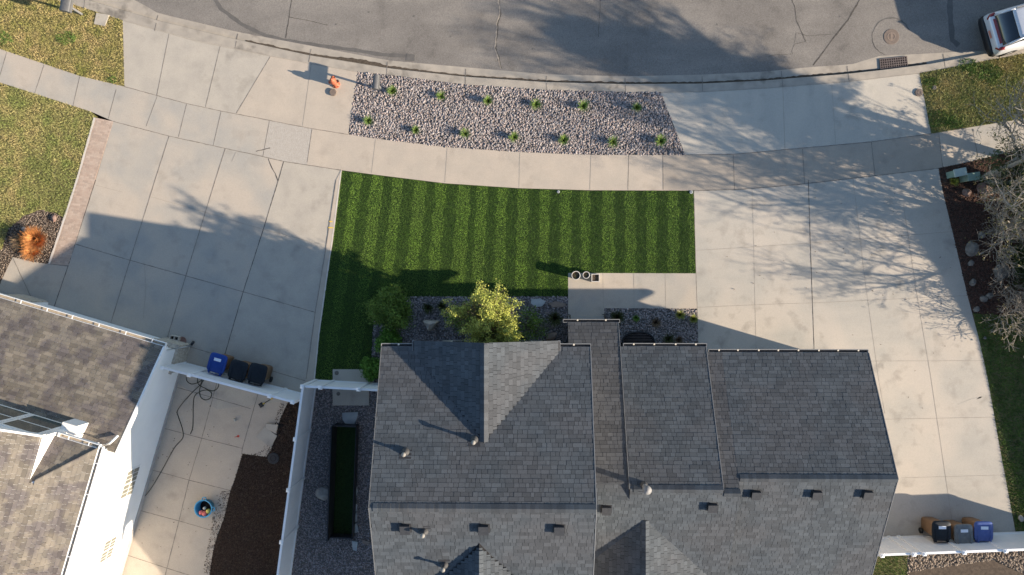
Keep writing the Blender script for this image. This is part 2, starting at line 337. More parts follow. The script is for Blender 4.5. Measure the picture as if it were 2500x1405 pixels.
rs([(1213, -30), (1220, 35), (1213, 60), (1208, 118), (1216, 140), (1222, 168)], .06, 'crack_pale', .006, .02)
rs([(1213, -30), (1221, 35), (1214, 60), (1209, 118), (1217, 140), (1223, 168)], .09, 'crack', .004, .02)
rs([(1466, 0), (1463, 50), (1461, 90)], .015, 'crack')
rs([(1925, -20), (1941, 20), (1944, 50), (1958, 80), (1967, 102)], .03, 'crack'); rs([(1967, 102), (1940, 108), (1932, 125), (1935, 132), (1890, 135), (1875, 140)], .015, 'crack')
rs([(2110, -20), (2070, 50), (2030, 100), (1985, 160)], .05, 'crack'); rs([(1945, 80), (1970, 88), (2030, 84)], .015, 'crack'); rs([(1943, 82), (1940, 104)], .015, 'crack')
rs([(2320, -40), (2319, 30), (2325, 98), (2340, 112)], .22, 'tar', .004, .01)
def circ(cx, cy, r, a0, a1, n=20): return [(cx + r * math.cos(math.radians(a0 + (a1 - a0) * i / n)), cy - r * math.sin(math.radians(a0 + (a1 - a0) * i / n))) for i in range(n + 1)]
rs(circ(2176, 90, 46, 20, 165), .05, 'tar', .004, .012); rs(circ(2176, 90, 47, 165, 250), .02, 'crack', .005)
for cx, cy in ((1010, 40), (820, 60), (1560, 30), (1300, 120), (1750, 60), (900, 30), (1100, 90), (2050, 40)):
    road.prism(PP([(cx + random.uniform(2, 3) * math.cos(a), cy + random.uniform(1.5, 3) * math.sin(a)) for a in np.linspace(0, 5.5, 7)], RZ), RZ, RZ + .004, 'tar')
road.build('road', kind='structure')
def band(mb, a, b, za, zb, m):
    """ribbon between two polylines resampled on x"""
    xs = np.linspace(max(a[0][0], b[0][0]), min(a[-1][0], b[-1][0]), 130)
    ya = np.interp(xs, [p[0] for p in a], [p[1] for p in a]); yb = np.interp(xs, [p[0] for p in b], [p[1] for p in b])
    vs = []; fs = []
    for i in range(130): vs += [(xs[i], ya[i], za), (xs[i], yb[i], zb)]
    for i in range(129): fs.append((2 * i, 2 * i + 1, 2 * i + 3, 2 * i + 2))
    mb.add(vs, fs, m)
    return xs, ya, yb
fW0 = [Vector((p.x, p.y + .04, 0)) for p in fW]
g = MB(); band(g, [(p.x, p.y + .02) for p in eW], [(p.x, p.y) for p in fW0], RZ + .006, RZ + .001, 'curb')
jx = [(760, 118, 754, 150), (946, 149, 944, 182), (1137, 167, 1136, 206), (1334, 184, 1334, 219), (1526, 189, 1527, 224), (1714, 185, 1715, 222), (1907, 172, 1911, 212), (2068, 160, 2073, 198), (2302, 130, 2308, 167), (581, 81, 574, 117), (386, 36, 378, 74), (2500, 116, 2505, 130), (212, -30, 205, 20)]
for a, b, c, d in jx:
    m_ = (a + c) / 2, (b + d) / 2
    g.strip([P(a, b + 2, RZ), P(*m_, RZ)], .03, RZ + .012, 'joint', .004)
# leaf dirt in the channel
xs = np.linspace(-12, 17, 240); yf = np.interp(xs, [p.x for p in fW0], [p.y for p in fW0]); vs = []; fs = []
for i, xx in enumerate(xs):
    ww = .05 + .05 * random.random() + (.10 * math.exp(-((xx + 7.0) / 1.2) ** 2)); vs += [(xx, yf[i] + .0, RZ + .012), (xx, yf[i] + ww, RZ + .010)]
for i in range(239): fs.append((2 * i, 2 * i + 2, 2 * i + 3, 2 * i + 1))
g.add(vs, fs, 'dirt'); g.build('gutter', kind='structure')
c = MB(); band(c, [(p.x, p.y) for p in fW0], [(p.x, p.y - .045) for p in fW0], RZ, .012, 'curb'); band(c, [(p.x, p.y - .045) for p in fW0], [(p.x, p.y) for p in bW], .012, .014, 'curb'); band(c, [(p.x, p.y) for p in bW], [(p.x, p.y - .002) for p in bW], .014, -.3, 'curb')
for a, b, cc, d in jx: c.strip([P((a + cc) / 2, (b + d) / 2 + 2), P(cc, d + 2)], .028, .019, 'joint', .004)
c.build('kerb', kind='structure')

sU = [(-500, -60), (0, 120), (195, 186), (304, 212), (383, 234), (454, 253), (540, 272), (640, 291), (659, 295), (762, 315), (850, 329), (915, 339), (1093, 360), (1270, 372), (1444, 379), (1673, 379), (1790, 377), (1860, 371), (2126, 347), (2273, 327), (2500, 290), (2900, 210)]
sL = [(-500, 20), (0, 202), (222, 273), (277, 297), (413, 333), (523, 357), (642, 383), (693, 395), (833, 416), (908, 426), (1086, 448), (1266, 460), (1440, 465), (1693, 466), (1790, 464), (1860, 459), (1969, 449), (2280, 413), (2366, 396), (2500, 362), (2900, 282)]
def cut(pl, x0, x1):
    xs = [p[0] for p in pl]; ys = [p[1] for p in pl]
    return [(x0, float(np.interp(x0, xs, ys)))] + [p for p in pl if x0 < p[0] < x1] + [(x1, float(np.interp(x1, xs, ys)))]
def walkpiece(mb, u0, u1, l0, l1, m, z=.010): mb.prism(PP(cut(sU, u0, u1) + cut(sL, l0, l1)[::-1]), -.2, z, m)
sw = MB()
walkpiece(sw, -500, 659, -500, 642, 'conc_old'); walkpiece(sw, 659, 762, 642, 750, 'conc_rough'); walkpiece(sw, 762, 1618, 750, 1619, 'conc_warm'); walkpiece(sw, 1618, 2292, 1619, 2301, 'conc_walk'); walkpiece(sw, 2292, 2900, 2301, 2900, 'conc_old')
for x0, y0, x1, y1 in [(17, 128, -4, 200), (108, 159, 85, 229), (195, 188, 178, 261), (284, 219, 265, 290), (384, 236, 357, 309), (456, 254, 436, 335), (540, 273, 521, 355), (658, 296, 642, 383), (762, 316, 750, 398), (917, 341, 907, 424), (1092, 361, 1086, 446), (1269, 373, 1267, 459), (1443, 380, 1440, 464), (1535, 380, 1533, 464), (1618, 380, 1619, 464), (1790, 378, 1793, 463), (1959, 364, 1964, 449), (2127, 348, 2136, 431), (2292, 328, 2301, 410), (2374, 316, 2388, 388), (2450, 300, 2468, 370)]:
    sw.strip([P(x0, y0), P(x1, y1)], .022, .014, 'joint_soft' if 800 < x0 < 1500 else 'joint', .002)
sw.strip(PP(cut(sU, 304, 850)), .025, .016, 'joint', .006); sw.strip(PP(cut(sU, 1673, 2273)), .025, .016, 'joint', .004)
sw.strip(PP(cut(sL, 277, 833)), .028, .016, 'joint', .006); sw.strip(PP(cut(sL, 1693, 2280)), .03, .016, 'joint', .004)
sw.strip(PP([(625, 370), (660, 362)]), .03, .015, 'crack', .01)
sw.build('sidewalk', kind='structure')

ap = MB()
ap.prism(PP([(300, 50)] + cut(back, 301, 660) + cut(sU, 304, 577)[::-1]), -.2, .010, 'conc_cool')
ap.prism(PP(cut(back, 660, 873) + [(850, 329), (762, 315), (640, 291), (577, 280)]), -.2, .0104, 'conc_warm')
for l, m in (([(413, 84), (383, 234)], 'joint'), ([(538, 113), (502, 262)], 'joint'), ([(660, 139), (577, 277)], 'joint'), ([(760, 157), (739, 308)], 'joint_soft')): ap.strip(PP(l), .022, .015, m, .003)
ap.strip(PP([(304, 52), (478, 101), (640, 134), (751, 155), (873, 177)]), .02, .019, 'joint_soft', .005)
ap.build('driveway_apron', kind='structure')
ar = MB(); ar.prism(PP(cut(back, 1613, 2244) + cut(sU, 1673, 2273)[::-1]), -.2, .010, 'conc_bright')
ar.strip(PP([(1911, 214), (1916, 366)]), .016, .0145, 'joint_soft', .002); ar.strip(PP([(2030, 205), (2040, 354)]), .01, .0145, 'joint_soft', .002); ar.strip(PP([(1613, 227), (1714, 225), (1860, 217), (2075, 200), (2244, 180)]), .02, .019, 'joint_soft', .003)
ar.build('driveway_apron', kind='structure')

dl = MB()
dl.prism(PP(cut(sL, 277, 693) + [(680, 440), (644, 558), (594, 713), (560, 829), (530, 934), (530, 1000), (380, 900), (133, 749), (167, 649), (234, 440)]), -.2, .010, 'conc_old')
dl.prism(PP([(693, 395), (833, 416), (821, 440), (797, 600), (770, 763), (748, 925), (735, 975), (530, 1000), (530, 934), (560, 829), (594, 713), (644, 558), (680, 440)]), -.2, .0104, 'conc_cool')
dl.prism(PP([(31, 628), (80, 640), (120, 645), (167, 649), (133, 749), (380, 900), (200, 900), (-60, 780), (-20, 700), (2, 690)]), -.2, .0102, 'conc_old')
dl.prism(PP([(833, 416), (835, 417), (813, 590), (799, 672), (779, 816), (767, 930), (764, 975), (735, 975), (748, 925), (770, 763), (797, 600), (821, 440)]), -.2, .022, 'conc_warm')
dl.strip(PP([(833, 417), (811, 590), (799, 672), (779, 816), (768, 925)]), .05, .026, 'edging', .004)
J = [([(413, 333), (379, 440), (318, 636), (270, 792), (262, 815)], 'joint'), ([(550, 364), (526, 440), (454, 674), (407, 831), (395, 880)], 'joint'), ([(693, 395), (680, 440), (644, 558), (594, 713), (560, 829), (530, 934)], 'crack'), ([(234, 440), (167, 649), (133, 749)], 'crack'),
     ([(186, 597), (318, 636), (454, 674), (594, 713), (770, 763)], 'joint'), ([(369, 481), (502, 519), (640, 560), (797, 600)], 'joint_soft'), ([(80, 734), (133, 749), (270, 792), (407, 831), (560, 875), (745, 930)], 'joint'), ([(31, 628), (55, 680), (80, 734)], 'joint'), ([(205, 445), (300, 470)], 'joint_soft'), ([(120, 645), (167, 650)], 'joint')]
for l, m in J: dl.strip(PP(l), .026 if m != 'joint_soft' else .014, .0155, m, .004)
dl.strip(PP([(821, 440), (797, 600), (770, 763), (748, 925)]), .025, .0265, 'joint', .004)
dl.strip(PP([(655, 388), (665, 410), (676, 432), (679, 442)]), .03, .0165, 'crack', .015); dl.strip(PP([(352, 640), (357, 700), (350, 780)]), .012, .0155, 'joint_soft', .005); dl.strip(PP([(577, 372), (566, 395)]), .015, .0165, 'joint_soft', .01)
for y in (541, 556): dl.strip(PP([(802 if y > 550 else 804, y), (815 if y > 550 else 812, y + 1)]), .045, .031, 'yellow', .004)
dl.build('driveway', kind='structure')

dr = MB()
dr.prism(PP(cut(sL, 1693, 2280) + [(2291, 412), (2296, 440), (2304, 480), (2325, 566), (2362, 724), (2391, 833), (2410, 920), (2420, 976), (2441, 1096), (2480, 1305), (2150, 1313), (1950, 1313), (1900, 1000), (1706, 880), (1702, 754), (1699, 668)]), -.2, .010, 'conc_new')
J = [([(1973, 449), (1973, 440), (1978, 594), (1988, 870)], 'crack', .024), ([(1836, 462), (1840, 600), (1846, 870)], 'joint_soft', .010), ([(2082, 436), (2111, 679), (2144, 920), (2160, 1010)], 'joint_soft', .012), ([(2205, 500), (2239, 724), (2272, 920), (2308, 1164), (2325, 1280)], 'joint_soft', .014),
     ([(1700, 612), (1860, 602), (1978, 594), (2325, 566)], 'joint_soft', .014), ([(1702, 751), (1860, 744), (1988, 740), (2364, 722)], 'joint_soft', .014), ([(2110, 883), (2130, 882), (2401, 881)], 'joint_soft', .014), ([(2160, 1024), (2427, 1019)], 'joint_soft', .014), ([(2200, 1167), (2455, 1160)], 'joint_soft', .010)]
for l, m, ww in J: dr.strip(PP(l), ww, .0145, m, .002)
dr.strip(PP([(1694, 466), (1699, 668), (1702, 754), (1705, 870)]), .02, .015, 'joint', .003)
for _ in range(26):
    a, b = random.uniform(1860, 2380), random.uniform(600, 1180)
    if a > 2200 + (b - 600) * .1 and random.random() < .5: continue
    dr.strip([P(a, b), P(a + random.uniform(-4, 4), b + random.uniform(-4, 4))], .02, .015, 'soil', .01)
for l in ([(2385, 975), (2398, 968)], [(2340, 988), (2372, 976), (2398, 970)]): dr.strip(PP(l), .05, .0145, 'conc_bright', .004)
dr.build('driveway', kind='structure')
pa = MB(); pa.prism(PP([(1387, 667), (1699, 668), (1702, 754), (1475, 753), (1475, 800), (1387, 800)]), -.2, .013, 'conc_old')
for x in (1472, 1547, 1624): pa.strip(PP([(x, 668), (x + 1, 753)]), .012, .0175, 'joint_soft', .001)
pa.build('path', kind='structure')
sy = MB()
sy.prism(PP([(330, 860), (449, 885), (600, 925), (725, 965), (703, 982), (690, 1010), (680, 1036), (676, 1059), (662, 1098), (650, 1116), (592, 1108), (574, 1168), (562, 1199), (546, 1268), (530, 1309), (519, 1352), (511, 1405), (495, 1500), (250, 1500)]), -.2, .009, 'conc_warm')
for l in ([(632, 955), (592, 1095), (590, 1110)], [(530, 934), (493, 1070), (462, 1172), (437, 1273), (409, 1383), (395, 1440)], [(425, 944), (519, 971), (612, 998)], [(397, 1045), (492, 1070), (592, 1095)], [(369, 1147), (464, 1173), (563, 1198)], [(340, 1246), (437, 1272), (520, 1296)], [(300, 1352), (400, 1385), (480, 1410)], [(425, 944), (397, 1045), (369, 1147), (340, 1246), (300, 1352)]): sy.strip(PP(l), .024, .0135, 'joint', .004)
sy.build('side_patio', kind='structure')

# paver strip beside the left driveway
pv = MB(); A0, A1 = P(234, 288), P(277, 297); B0, B1 = P(122, 645), P(168, 649)
pv.prism([A0, A1, B1, B0], -.2, .008, 'paver')
n = 74
for i in range(n):
    for j in range(4):
        u0, u1 = (j + (.5 if i % 2 else 0)) / 4.0, (j + 1 + (.5 if i % 2 else 0)) / 4.0; u1 = min(u1, 1)
        v0, v1 = i / n + .0006, (i + 1) / n - .0006
        if u0 >= 1: continue
        f_ = lambda u, v: A0.lerp(A1, u).lerp(B0.lerp(B1, u), v)
        dz = random.uniform(0, .004); pv.prism([f_(u0 + .008, v0), f_(u1 - .008, v0), f_(u1 - .008, v1), f_(u0 + .008, v1)], 0, .014 + dz, 'paver')
pv.strip(PP([(232, 288), (191, 434), (171, 496), (121, 645)]), .09, .03, 'edging', .003)
pv.build('paver_path', kind='structure')

# beds and lawns: bare base sheets, then what grows or lies on them
lawnTL = PP([(-500, -400), (-200, -100), (167, 8), (300, 50), (304, 212), (195, 186), (0, 120), (-500, -60)])
lawnL = PP([(-500, 20), (0, 202), (222, 273), (232, 287), (191, 434), (171, 496), (160, 535), (140, 522), (100, 512), (58, 528), (20, 560), (5, 610), (-300, 640)])
mulchL = PP([(160, 535), (140, 522), (100, 512), (58, 528), (20, 560), (5, 610), (-60, 640), (-60, 760), (2, 690), (31, 628), (80, 640), (120, 645)])
lawnTR = PP([(2244, 180), (2500, 131), (2900, 55), (2900, 210), (2500, 290), (2273, 327), (2258, 250)])
turf = PP([(833, 417), (908, 427), (1086, 449), (1266, 461), (1440, 466), (1693, 467), (1699, 668), (1387, 667), (1387, 724), (1011, 724), (960, 728), (912, 765), (907, 870), (905, 938), (768, 938), (779, 816), (799, 672), (811, 590)])
bedTop = PP(cut(back, 873, 1613) + cut(sU, 850, 1673)[::-1])
bedFront = PP([(1011, 724), (1387, 724), (1387, 900), (1300, 960), (1000, 960), (905, 960), (907, 870), (912, 765), (960, 728)])
bedRight = PP([(1475, 753), (1702, 754), (1706, 880), (1475, 880)])
sideG = PP([(766, 938), (1015, 938), (1015, 1600), (680, 1600), (737, 1169), (753, 1052)])
mulchS = PP([(725, 965), (703, 982), (690, 1010), (680, 1036), (676, 1059), (662, 1098), (650, 1116), (592, 1108), (574, 1168), (562, 1199), (546, 1268), (530, 1309), (519, 1352), (511, 1405), (495, 1500), (690, 1500), (737, 1169), (753, 1052), (765, 970)])
bedR = PP([(2291, 412), (2366, 396), (2500, 362), (2900, 282), (2900, 760), (2560, 760), (2450, 770), (2375, 765), (2362, 724), (2325, 566), (2304, 480)])
lawnR = PP([(2375, 765), (2450, 770), (2560, 760), (2900, 760), (2900, 1303), (2480, 1303), (2441, 1096), (2410, 920)])
backG = PP([(2215, 1315), (2900, 1303), (2900, 1600), (2215, 1600)]); backL = PP([(1900, 1316), (2215, 1315), (2215, 1600), (1900, 1600)])
for nm, pl, m, z in (('lawn', lawnTL, 'lawn_soil', .0), ('lawn', lawnL, 'lawn_soil', .0), ('lawn', lawnTR, 'lawn_soil', 0.), ('lawn', lawnR, 'lawn_soil', 0.), ('lawn', turf, 'turf_base', .008), ('lawn', backL, 'lawn_soil', 0.),
                     ('planting_bed', mulchL, 'soil', -.006), ('planting_bed', bedTop, 'rock_base', -.02), ('planting_bed', bedFront, 'rock_base', -.02), ('planting_bed', bedRight, 'rock_base', -.02), ('side_yard', sideG, 'rock_base', -.02), ('planting_bed', mulchS, 'soil', -.012), ('planting_bed', bedR, 'soil', -.01), ('planting_bed', backG, 'rock_base', -.02)):
    MB().prism(pl, -.3, z, m).build(nm, kind='structure')
blades('dry_grass', lawnTL, 1500, .03, .075, .022, 'blade_dry', label='patchy straw coloured lawn grass beside the street and mailbox'); blades('dry_grass', lawnL, 1500, .03, .075, .022, 'blade_dry2', label='straw and green lawn grass beside the paver strip')
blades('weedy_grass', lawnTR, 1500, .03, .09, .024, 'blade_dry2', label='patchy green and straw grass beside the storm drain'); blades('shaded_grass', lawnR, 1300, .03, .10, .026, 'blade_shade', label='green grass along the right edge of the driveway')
blades('shaded_grass', backL, 1100, .03, .08, .022, 'blade_shade', label='shaded green grass behind the right fence')
for cx, cy, r in ((2290, 290, 38), (2400, 180, 50), (2360, 160, 30), (2330, 300, 25), (5, 95, 30), (165, 95, 28), (275, 195, 14), (2270, 200, 20)):
    blades('lush_grass', PP([(cx + r * math.cos(a) * random.uniform(.6, 1.1), cy + r * .7 * math.sin(a) * random.uniform(.6, 1.1)) for a in np.linspace(0, 6, 12)]), 900, .05, .12, .03, 'blade_weed', label='greener patch in the dry lawn')
# artificial turf with mown stripes, pile-lean sheen put into the blade colours
bnd = [833, 856, 880, 905, 935, 958, 983, 1012, 1042, 1064, 1090, 1118, 1150, 1166, 1192, 1216, 1240, 1266, 1292, 1318, 1342, 1368, 1395, 1418, 1440, 1470, 1500, 1525, 1552, 1578, 1602, 1630, 1656, 1680, 1720]
def bx_(px, y):     # stripes lean with the driveway on the left, straight on the right
    return px
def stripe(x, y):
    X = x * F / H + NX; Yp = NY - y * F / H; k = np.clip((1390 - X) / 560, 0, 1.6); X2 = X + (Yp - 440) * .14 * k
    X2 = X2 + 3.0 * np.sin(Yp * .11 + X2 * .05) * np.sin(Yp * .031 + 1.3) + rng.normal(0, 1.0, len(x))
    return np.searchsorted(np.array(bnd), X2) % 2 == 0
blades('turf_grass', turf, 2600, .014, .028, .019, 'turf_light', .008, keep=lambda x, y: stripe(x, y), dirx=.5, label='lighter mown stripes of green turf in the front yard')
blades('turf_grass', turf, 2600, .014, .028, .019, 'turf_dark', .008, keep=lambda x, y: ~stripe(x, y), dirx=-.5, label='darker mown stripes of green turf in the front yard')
stones('gravel', bedTop, 560, .022, .050, 'rock_mix', -.02, label='mixed grey and pink river rock filling the street side bed')
stones('gravel', bedFront, 420, .022, .045, 'rock_dark', -.02, label='dark river rock in front of the house'); stones('gravel', bedRight, 430, .022, .045, 'rock_mix', -.02, label='river rock between the path and the garage')
stones('gravel', sideG, 520, .018, .036, 'rock_dark', -.02, label='fine dark gravel between the white fence and the house'); soilB = PP([(2218, 1397), (2300, 1383), (2427, 1368), (2480, 1392), (2520, 1410), (2900, 1480), (2900, 1600), (2218, 1600)])
MB().prism(soilB, -.3, -.012, 'soil').build('planting_bed', kind='structure')
stones('gravel', backG, 330, .03, .06, 'rock_tan', -.02, holes=[soilB], label='brown river rock behind the right fence')
chips('bark_mulch', mulchS, 1300, .07, .022, 'mulch', -.012, label='dark bark mulch along the white side fence'); chips('bark_mulch', bedR, 800, .08, .025, 'mulch_red', -.01, label='reddish bark mulch under the bare trees'); chips('bark_mulch', mulchL, 260, .06, .02, 'mulch', -.006, label='bark mulch round the orange grass')
stones('pebbles', mulchL, 650, .014, .032, 'rock_tan', -.006, label='small tan pebbles round the orange grass')
chips('mulch_crumbs', PP([(540, 1200), (562, 1199), (546, 1268), (530, 1309), (519, 1352), (511, 1400), (495, 1400), (510, 1320), (520, 1260)]), 300, .04, .02, 'mulch', .014, label='mulch crumbs spilled on the patio')
chips('mulch_crumbs', PP([(640, 1100), (662, 1060), (685, 985), (695, 985), (690, 1010), (680, 1036), (676, 1059), (662, 1098), (650, 1116), (610, 1110)]), 300, .04, .02, 'mulch', .014, label='mulch crumbs round the loose pavers')
chips('leaf_litter', PP([(1710, 480), (2280, 440), (2400, 1000), (2200, 1000), (2150, 700), (1720, 740)]), .8, .04, .02, 'soil', .014, label='scattered dead leaves on the driveway'); chips('leaf_litter', PP([(400, 960), (600, 1000), (560, 1180), (470, 1380), (320, 1340)]), 2.0, .04, .025, 'soil', .013, label='scattered crumbs on the patio')

# ------------------------------------------------------------------ roof builder
def shingles(mb, O, U, V, lu, lv, m, umin=None, umax=None, ex=.143, cap=True):
    """courses of separate tabs on the plane O + u U + v V (V up the slope)"""
    O, U, V = Vector(O), Vector(U).normalized(), Vector(V).normalized(); N = U.cross(V)
    if N.z < 0: N = -N
    rows = int(math.ceil(lv / ex)); k = mb.slot(m)
    for j in range(rows):
        v0 = j * ex; v1 = min(v0 + ex - .005, lv + .01); vm = v0 + ex / 2
        a = umin(vm) if umin else 0.0; b = umax(vm) if umax else lu
        if b - a < .03: continue
        u = a - random.uniform(0, .2)
        while u < b:
            w_ = random.choice((.13, .17, .21, .27, .33)); s0, s1 = max(u, a), min(u + w_ - .010, b); u += w_
            if s1 - s0 < .02: continue
            t_ = random.uniform(.012, .018); o = len(mb.v)
            for uu, vv, nn in ((s0, v0, t_), (s1, v0, t_), (s1, v1, t_ - .006), (s0, v1, t_ - .006), (s0, v0, -.004), (s1, v0, -.004)): mb.v.append(tuple(O + U * uu + V * vv + N * nn))
            for f in ((0, 1, 2, 3), (4, 5, 1, 0), (4, 0, 3), (5, 2, 1)): mb.f.append([i + o for i in f]); mb.m.append(k); mb.sm.append(False)
def slabq(mb, q, th, m):
    """thick quad hanging below its corners"""
    q = [Vector(p) for p in q]; n = (q[1] - q[0]).cross(q[-1] - q[0]).normalized()
    if n.z < 0: n = -n
    top = [p - n * .005 for p in q]; bot = [p - n * th for p in q]; k = len(q)
    mb.add(top + bot, [list(range(k)), [i + k for i in range(k)][::-1]] + [(i, i + k, (i + 1) % k + k, (i + 1) % k) for i in range(k)], m)
def caps(mb, A, B, dn1, dn2, m, wd=.15, ex=.14):
    """ridge or hip caps from A to B; dn1, dn2 unit vectors going down each side"""
    A, B = Vector(A), Vector(B); d = (B - A); L = d.length; d.normalize(); n = int(L / ex); k = mb.slot(m); up = Vector((0, 0, 1))
    for i in range(n):
        a = A + d * (i * ex); b = A + d * min((i + 1) * ex + .01, L); t0 = random.uniform(.02, .03); o = len(mb.v)
        for p, h in ((a, t0 + .012), (b, t0 - .004)):
            mb.v += [tuple(p + Vector(dn1) * wd + up * h), tuple(p + up * (h + .012)), tuple(p + Vector(dn2) * wd + up * h)]
        mb.v += [tuple(a + Vector(dn1) * wd + up * .004), tuple(a + up * .01), tuple(a + Vector(dn2) * wd + up * .004)]
        for f in ((0, 1, 4, 3), (1, 2, 5, 4), (6, 7, 1, 0), (7, 8, 2, 1)): mb.f.append([q + o for q in f]); mb.m.append(k); mb.sm.append(False)
def gutter(name, A, B, out, m_lip, m_in, parent, step, wd=.125, spots=.0, hm='hanger'):
    """open channel from A to B, hanging outwards from the eave, with hanger straps as sub-parts"""
    A, B, out = Vector(A), Vector(B), Vector(out).normalized(); d = (B - A); L = d.length; d.normalize(); up = Vector((0, 0, 1)); g = MB()
    T = lambda p: A + d * p.x + out * p.y + up * p.z
    g.box(0, L, 0, wd, -.12, -.105, m_in, T); g.box(0, L, wd - .018, wd + .004, -.122, .0, m_lip, T); g.box(0, L, -.012, .006, -.12, .004, m_lip, T)
    g.box(-.006, .01, -.004, wd - .016, -.12, -.002, m_lip, T); g.box(L - .01, L + .006, -.004, wd - .016, -.12, -.002, m_lip, T)
    go = g.build(name, parent); k = max(1, int(L / step))
    for i in range(k):
        h = MB(); s_ = (i + .5) * L / k + random.uniform(-.03, .03); h.box(s_ - spots, s_ + spots, .004 if hm == 'white' else wd * .45, wd, -.008, .006, hm, T); h.build('gutter_hanger', go)
    return go

# ------------------------------------------------------------------ the main house
house = empty('house', (0, -6, 0), label='large house with charcoal shingle roof in several stepped sections beside the green turf', cat='house')
HO = Vector((0, -6, 0))
def sub(p): return Vector(p) - HO
class HB(MB):
    def build(s, name, parent=None, **k):
        if parent is house: s.v = [(a, b + 6, c_) for a, b, c_ in s.v]
        return MB.build(s, name, parent, **k)
XL, XR = P(932, 848, 5.2).x, P(1441, 848, 5.2).x
EY, EZ, RY_, RZ_, RS = P(1100, 848, 5.2).y, 5.2, P(900, 1240, 7.12).y, 7.12, .40
def plane_NS(mb, x0, x1, ya, za, yb, zb, m):
    """a slope between eave (ya, za) and ridge (yb, zb)"""
    V = Vector((0, yb - ya, zb - za)); slabq(mb, [(x0, ya, za), (x1, ya, za), (x1, yb, zb), (x0, yb, zb)], .11, 'deck')
    shingles(mb, (x0, ya, za), (1, 0, 0), V, x1 - x0, V.length, m)
def dnv(ya, za, yb, zb): return Vector((0, ya - yb, za - zb)).normalized()
# upper (left) volume
r = HB(); plane_NS(r, XL, XR, EY, EZ, RY_, RZ_, 'shingle'); YB = -15.2
plane_NS(r, XL, XR, YB, RZ_ - RS * (RY_ - YB), RY_, RZ_, 'shingle')
rm = r.build('roof', house)
def sp(mb, name, par):      # sub-part: same coordinates as its part
    mb.v = [(a, b + 6, c_) for a, b, c_ in mb.v]; return MB.build(mb, name, par)
c = MB(); caps(c, (XR, RY_, RZ_ + .01), (XL, RY_, RZ_ + .01), dnv(EY, EZ, RY_, RZ_), Vector((0, -1, -RS)).normalized(), 'shingle'); sp(c, 'ridge_cap', rm)
# front gable of the upper volume
gr = P(1184, 1073, 6.435); gx = P(1182, 838, 6.435).x; gy = P(1182, 838, 6.435).y; ge0, ge1 = gx - 2.5, gx + 2.5; gz0 = 5.28; gz1 = 6.39
r = HB(); ln = gr.y - gy
for sg, ex_ in ((-1, ge0), (1, ge1)):
    V = Vector((gx - ex_, 0, gz1 - gz0)); slabq(r, [(ex_, gy, gz0), (gx, gy, gz1), (gx, gr.y - .25, gz1), (ex_, gy - .75, gz0)], .09, 'deck')
    vl = V.length
    yend = lambda v: (gy - .45 - (gy - .45 - gr.y + .1) * v / vl)
    if sg > 0: shingles(r, (ex_, gy, gz0), (0, -1, 0), V, 3.2, vl, 'shingle', umin=lambda v: 0, umax=lambda v: gy - yend(v))
    else: shingles(r, (ex_, gy, gz0), (0, -1, 0), V, 3.2, vl, 'shingle', umin=lambda v: 0, umax=lambda v: gy - yend(v))
rg = r.build('gable_roof', house)
dA, dB = Vector((-2.5, 0, gz0 - gz1)).normalized(), Vector((2.5, 0, gz0 - gz1)).normalized()
c = MB(); caps(c, (gx, gr.y - .1, gz1 + .01), (gx, gy, gz1 + .01), dA, dB, 'shingle'); sp(c, 'ridge_cap', rg)
# rear gable of the upper volume
r = HB(); a = P(1170, 1345, 6.62)
def rear_gable(r, a, slope, half, yend, m='shingle'):
    for sg in (-1, 1):
        V = Vector((-sg, 0, slope)); lv = half * (1 + slope ** 2) ** .5
        e = (a.x + sg * half, a.y, a.z - slope * half)
        slabq(r, [(e[0], a.y - half * slope / .42 - .2, e[2]), (a.x, a.y + .25, a.z), (a.x, yend, a.z), (e[0], yend, e[2])], .09, 'deck')
        shingles(r, (e[0], yend, e[2]), (0, 1, 0), V, a.y - yend, lv, m, umin=lambda v: 0, umax=lambda v: (a.y - yend) - (half - v / (1 + slope ** 2) ** .5) * slope / .43 + .12)
rear_gable(r, a, .43, 2.2, -14.2); rb = r.build('gable_roof', house)
c = MB(); caps(c, (a.x, a.y, a.z + .01), (a.x, -14.2, a.z + .01), Vector((-1, 0, -.43)).normalized(), Vector((1, 0, -.43)).normalized(), 'shingle'); sp(c, 'ridge_cap', rb)
# entry, middle, garage
e0 = P(1510, 788, 2.51); EX0, EX1 = P(1386, 788, 2.42).x, e0.x; M0, M1 = EX1 + .03, P(1723, 847, 2.94).x
G0, G1 = P(1803, 1170, 4.9).x, P(2120, 862, 2.9).x; GY, GRY = P(2120, 862, 2.9).y, P(2190, 1170, 4.9).y
MRY = P(1650, 1195, 5.18).y; MEY = P(1650, 847, 2.94).y; ERY = P(1495, 1180, 5.05).y; EZ1 = 2.51 + .467 * (e0.y - ERY); YR = -12.9
mrz = 5.18; rearz = lambda y: mrz - .446 * (MRY - y)
r = HB(); plane_NS(r, EX0, EX1, e0.y, 2.51, ERY, EZ1, 'shingle_brown'); ym = ERY - .6
plane_NS(r, XR - .3, M0 + .02, ym, rearz(ym), ERY, EZ1, 'shingle'); re_ = r.build('porch_roof', house)
r = HB(); plane_NS(r, M0, M1, MEY, 2.94, MRY, mrz, 'shingle'); plane_NS(r, XR - .3, M0, YR, rearz(YR), ym, rearz(ym), 'shingle'); plane_NS(r, M0, M1, YR, rearz(YR), MRY, mrz, 'shingle')
sty = GY - (mrz + .446 * -MRY * 0 - 0) * 0
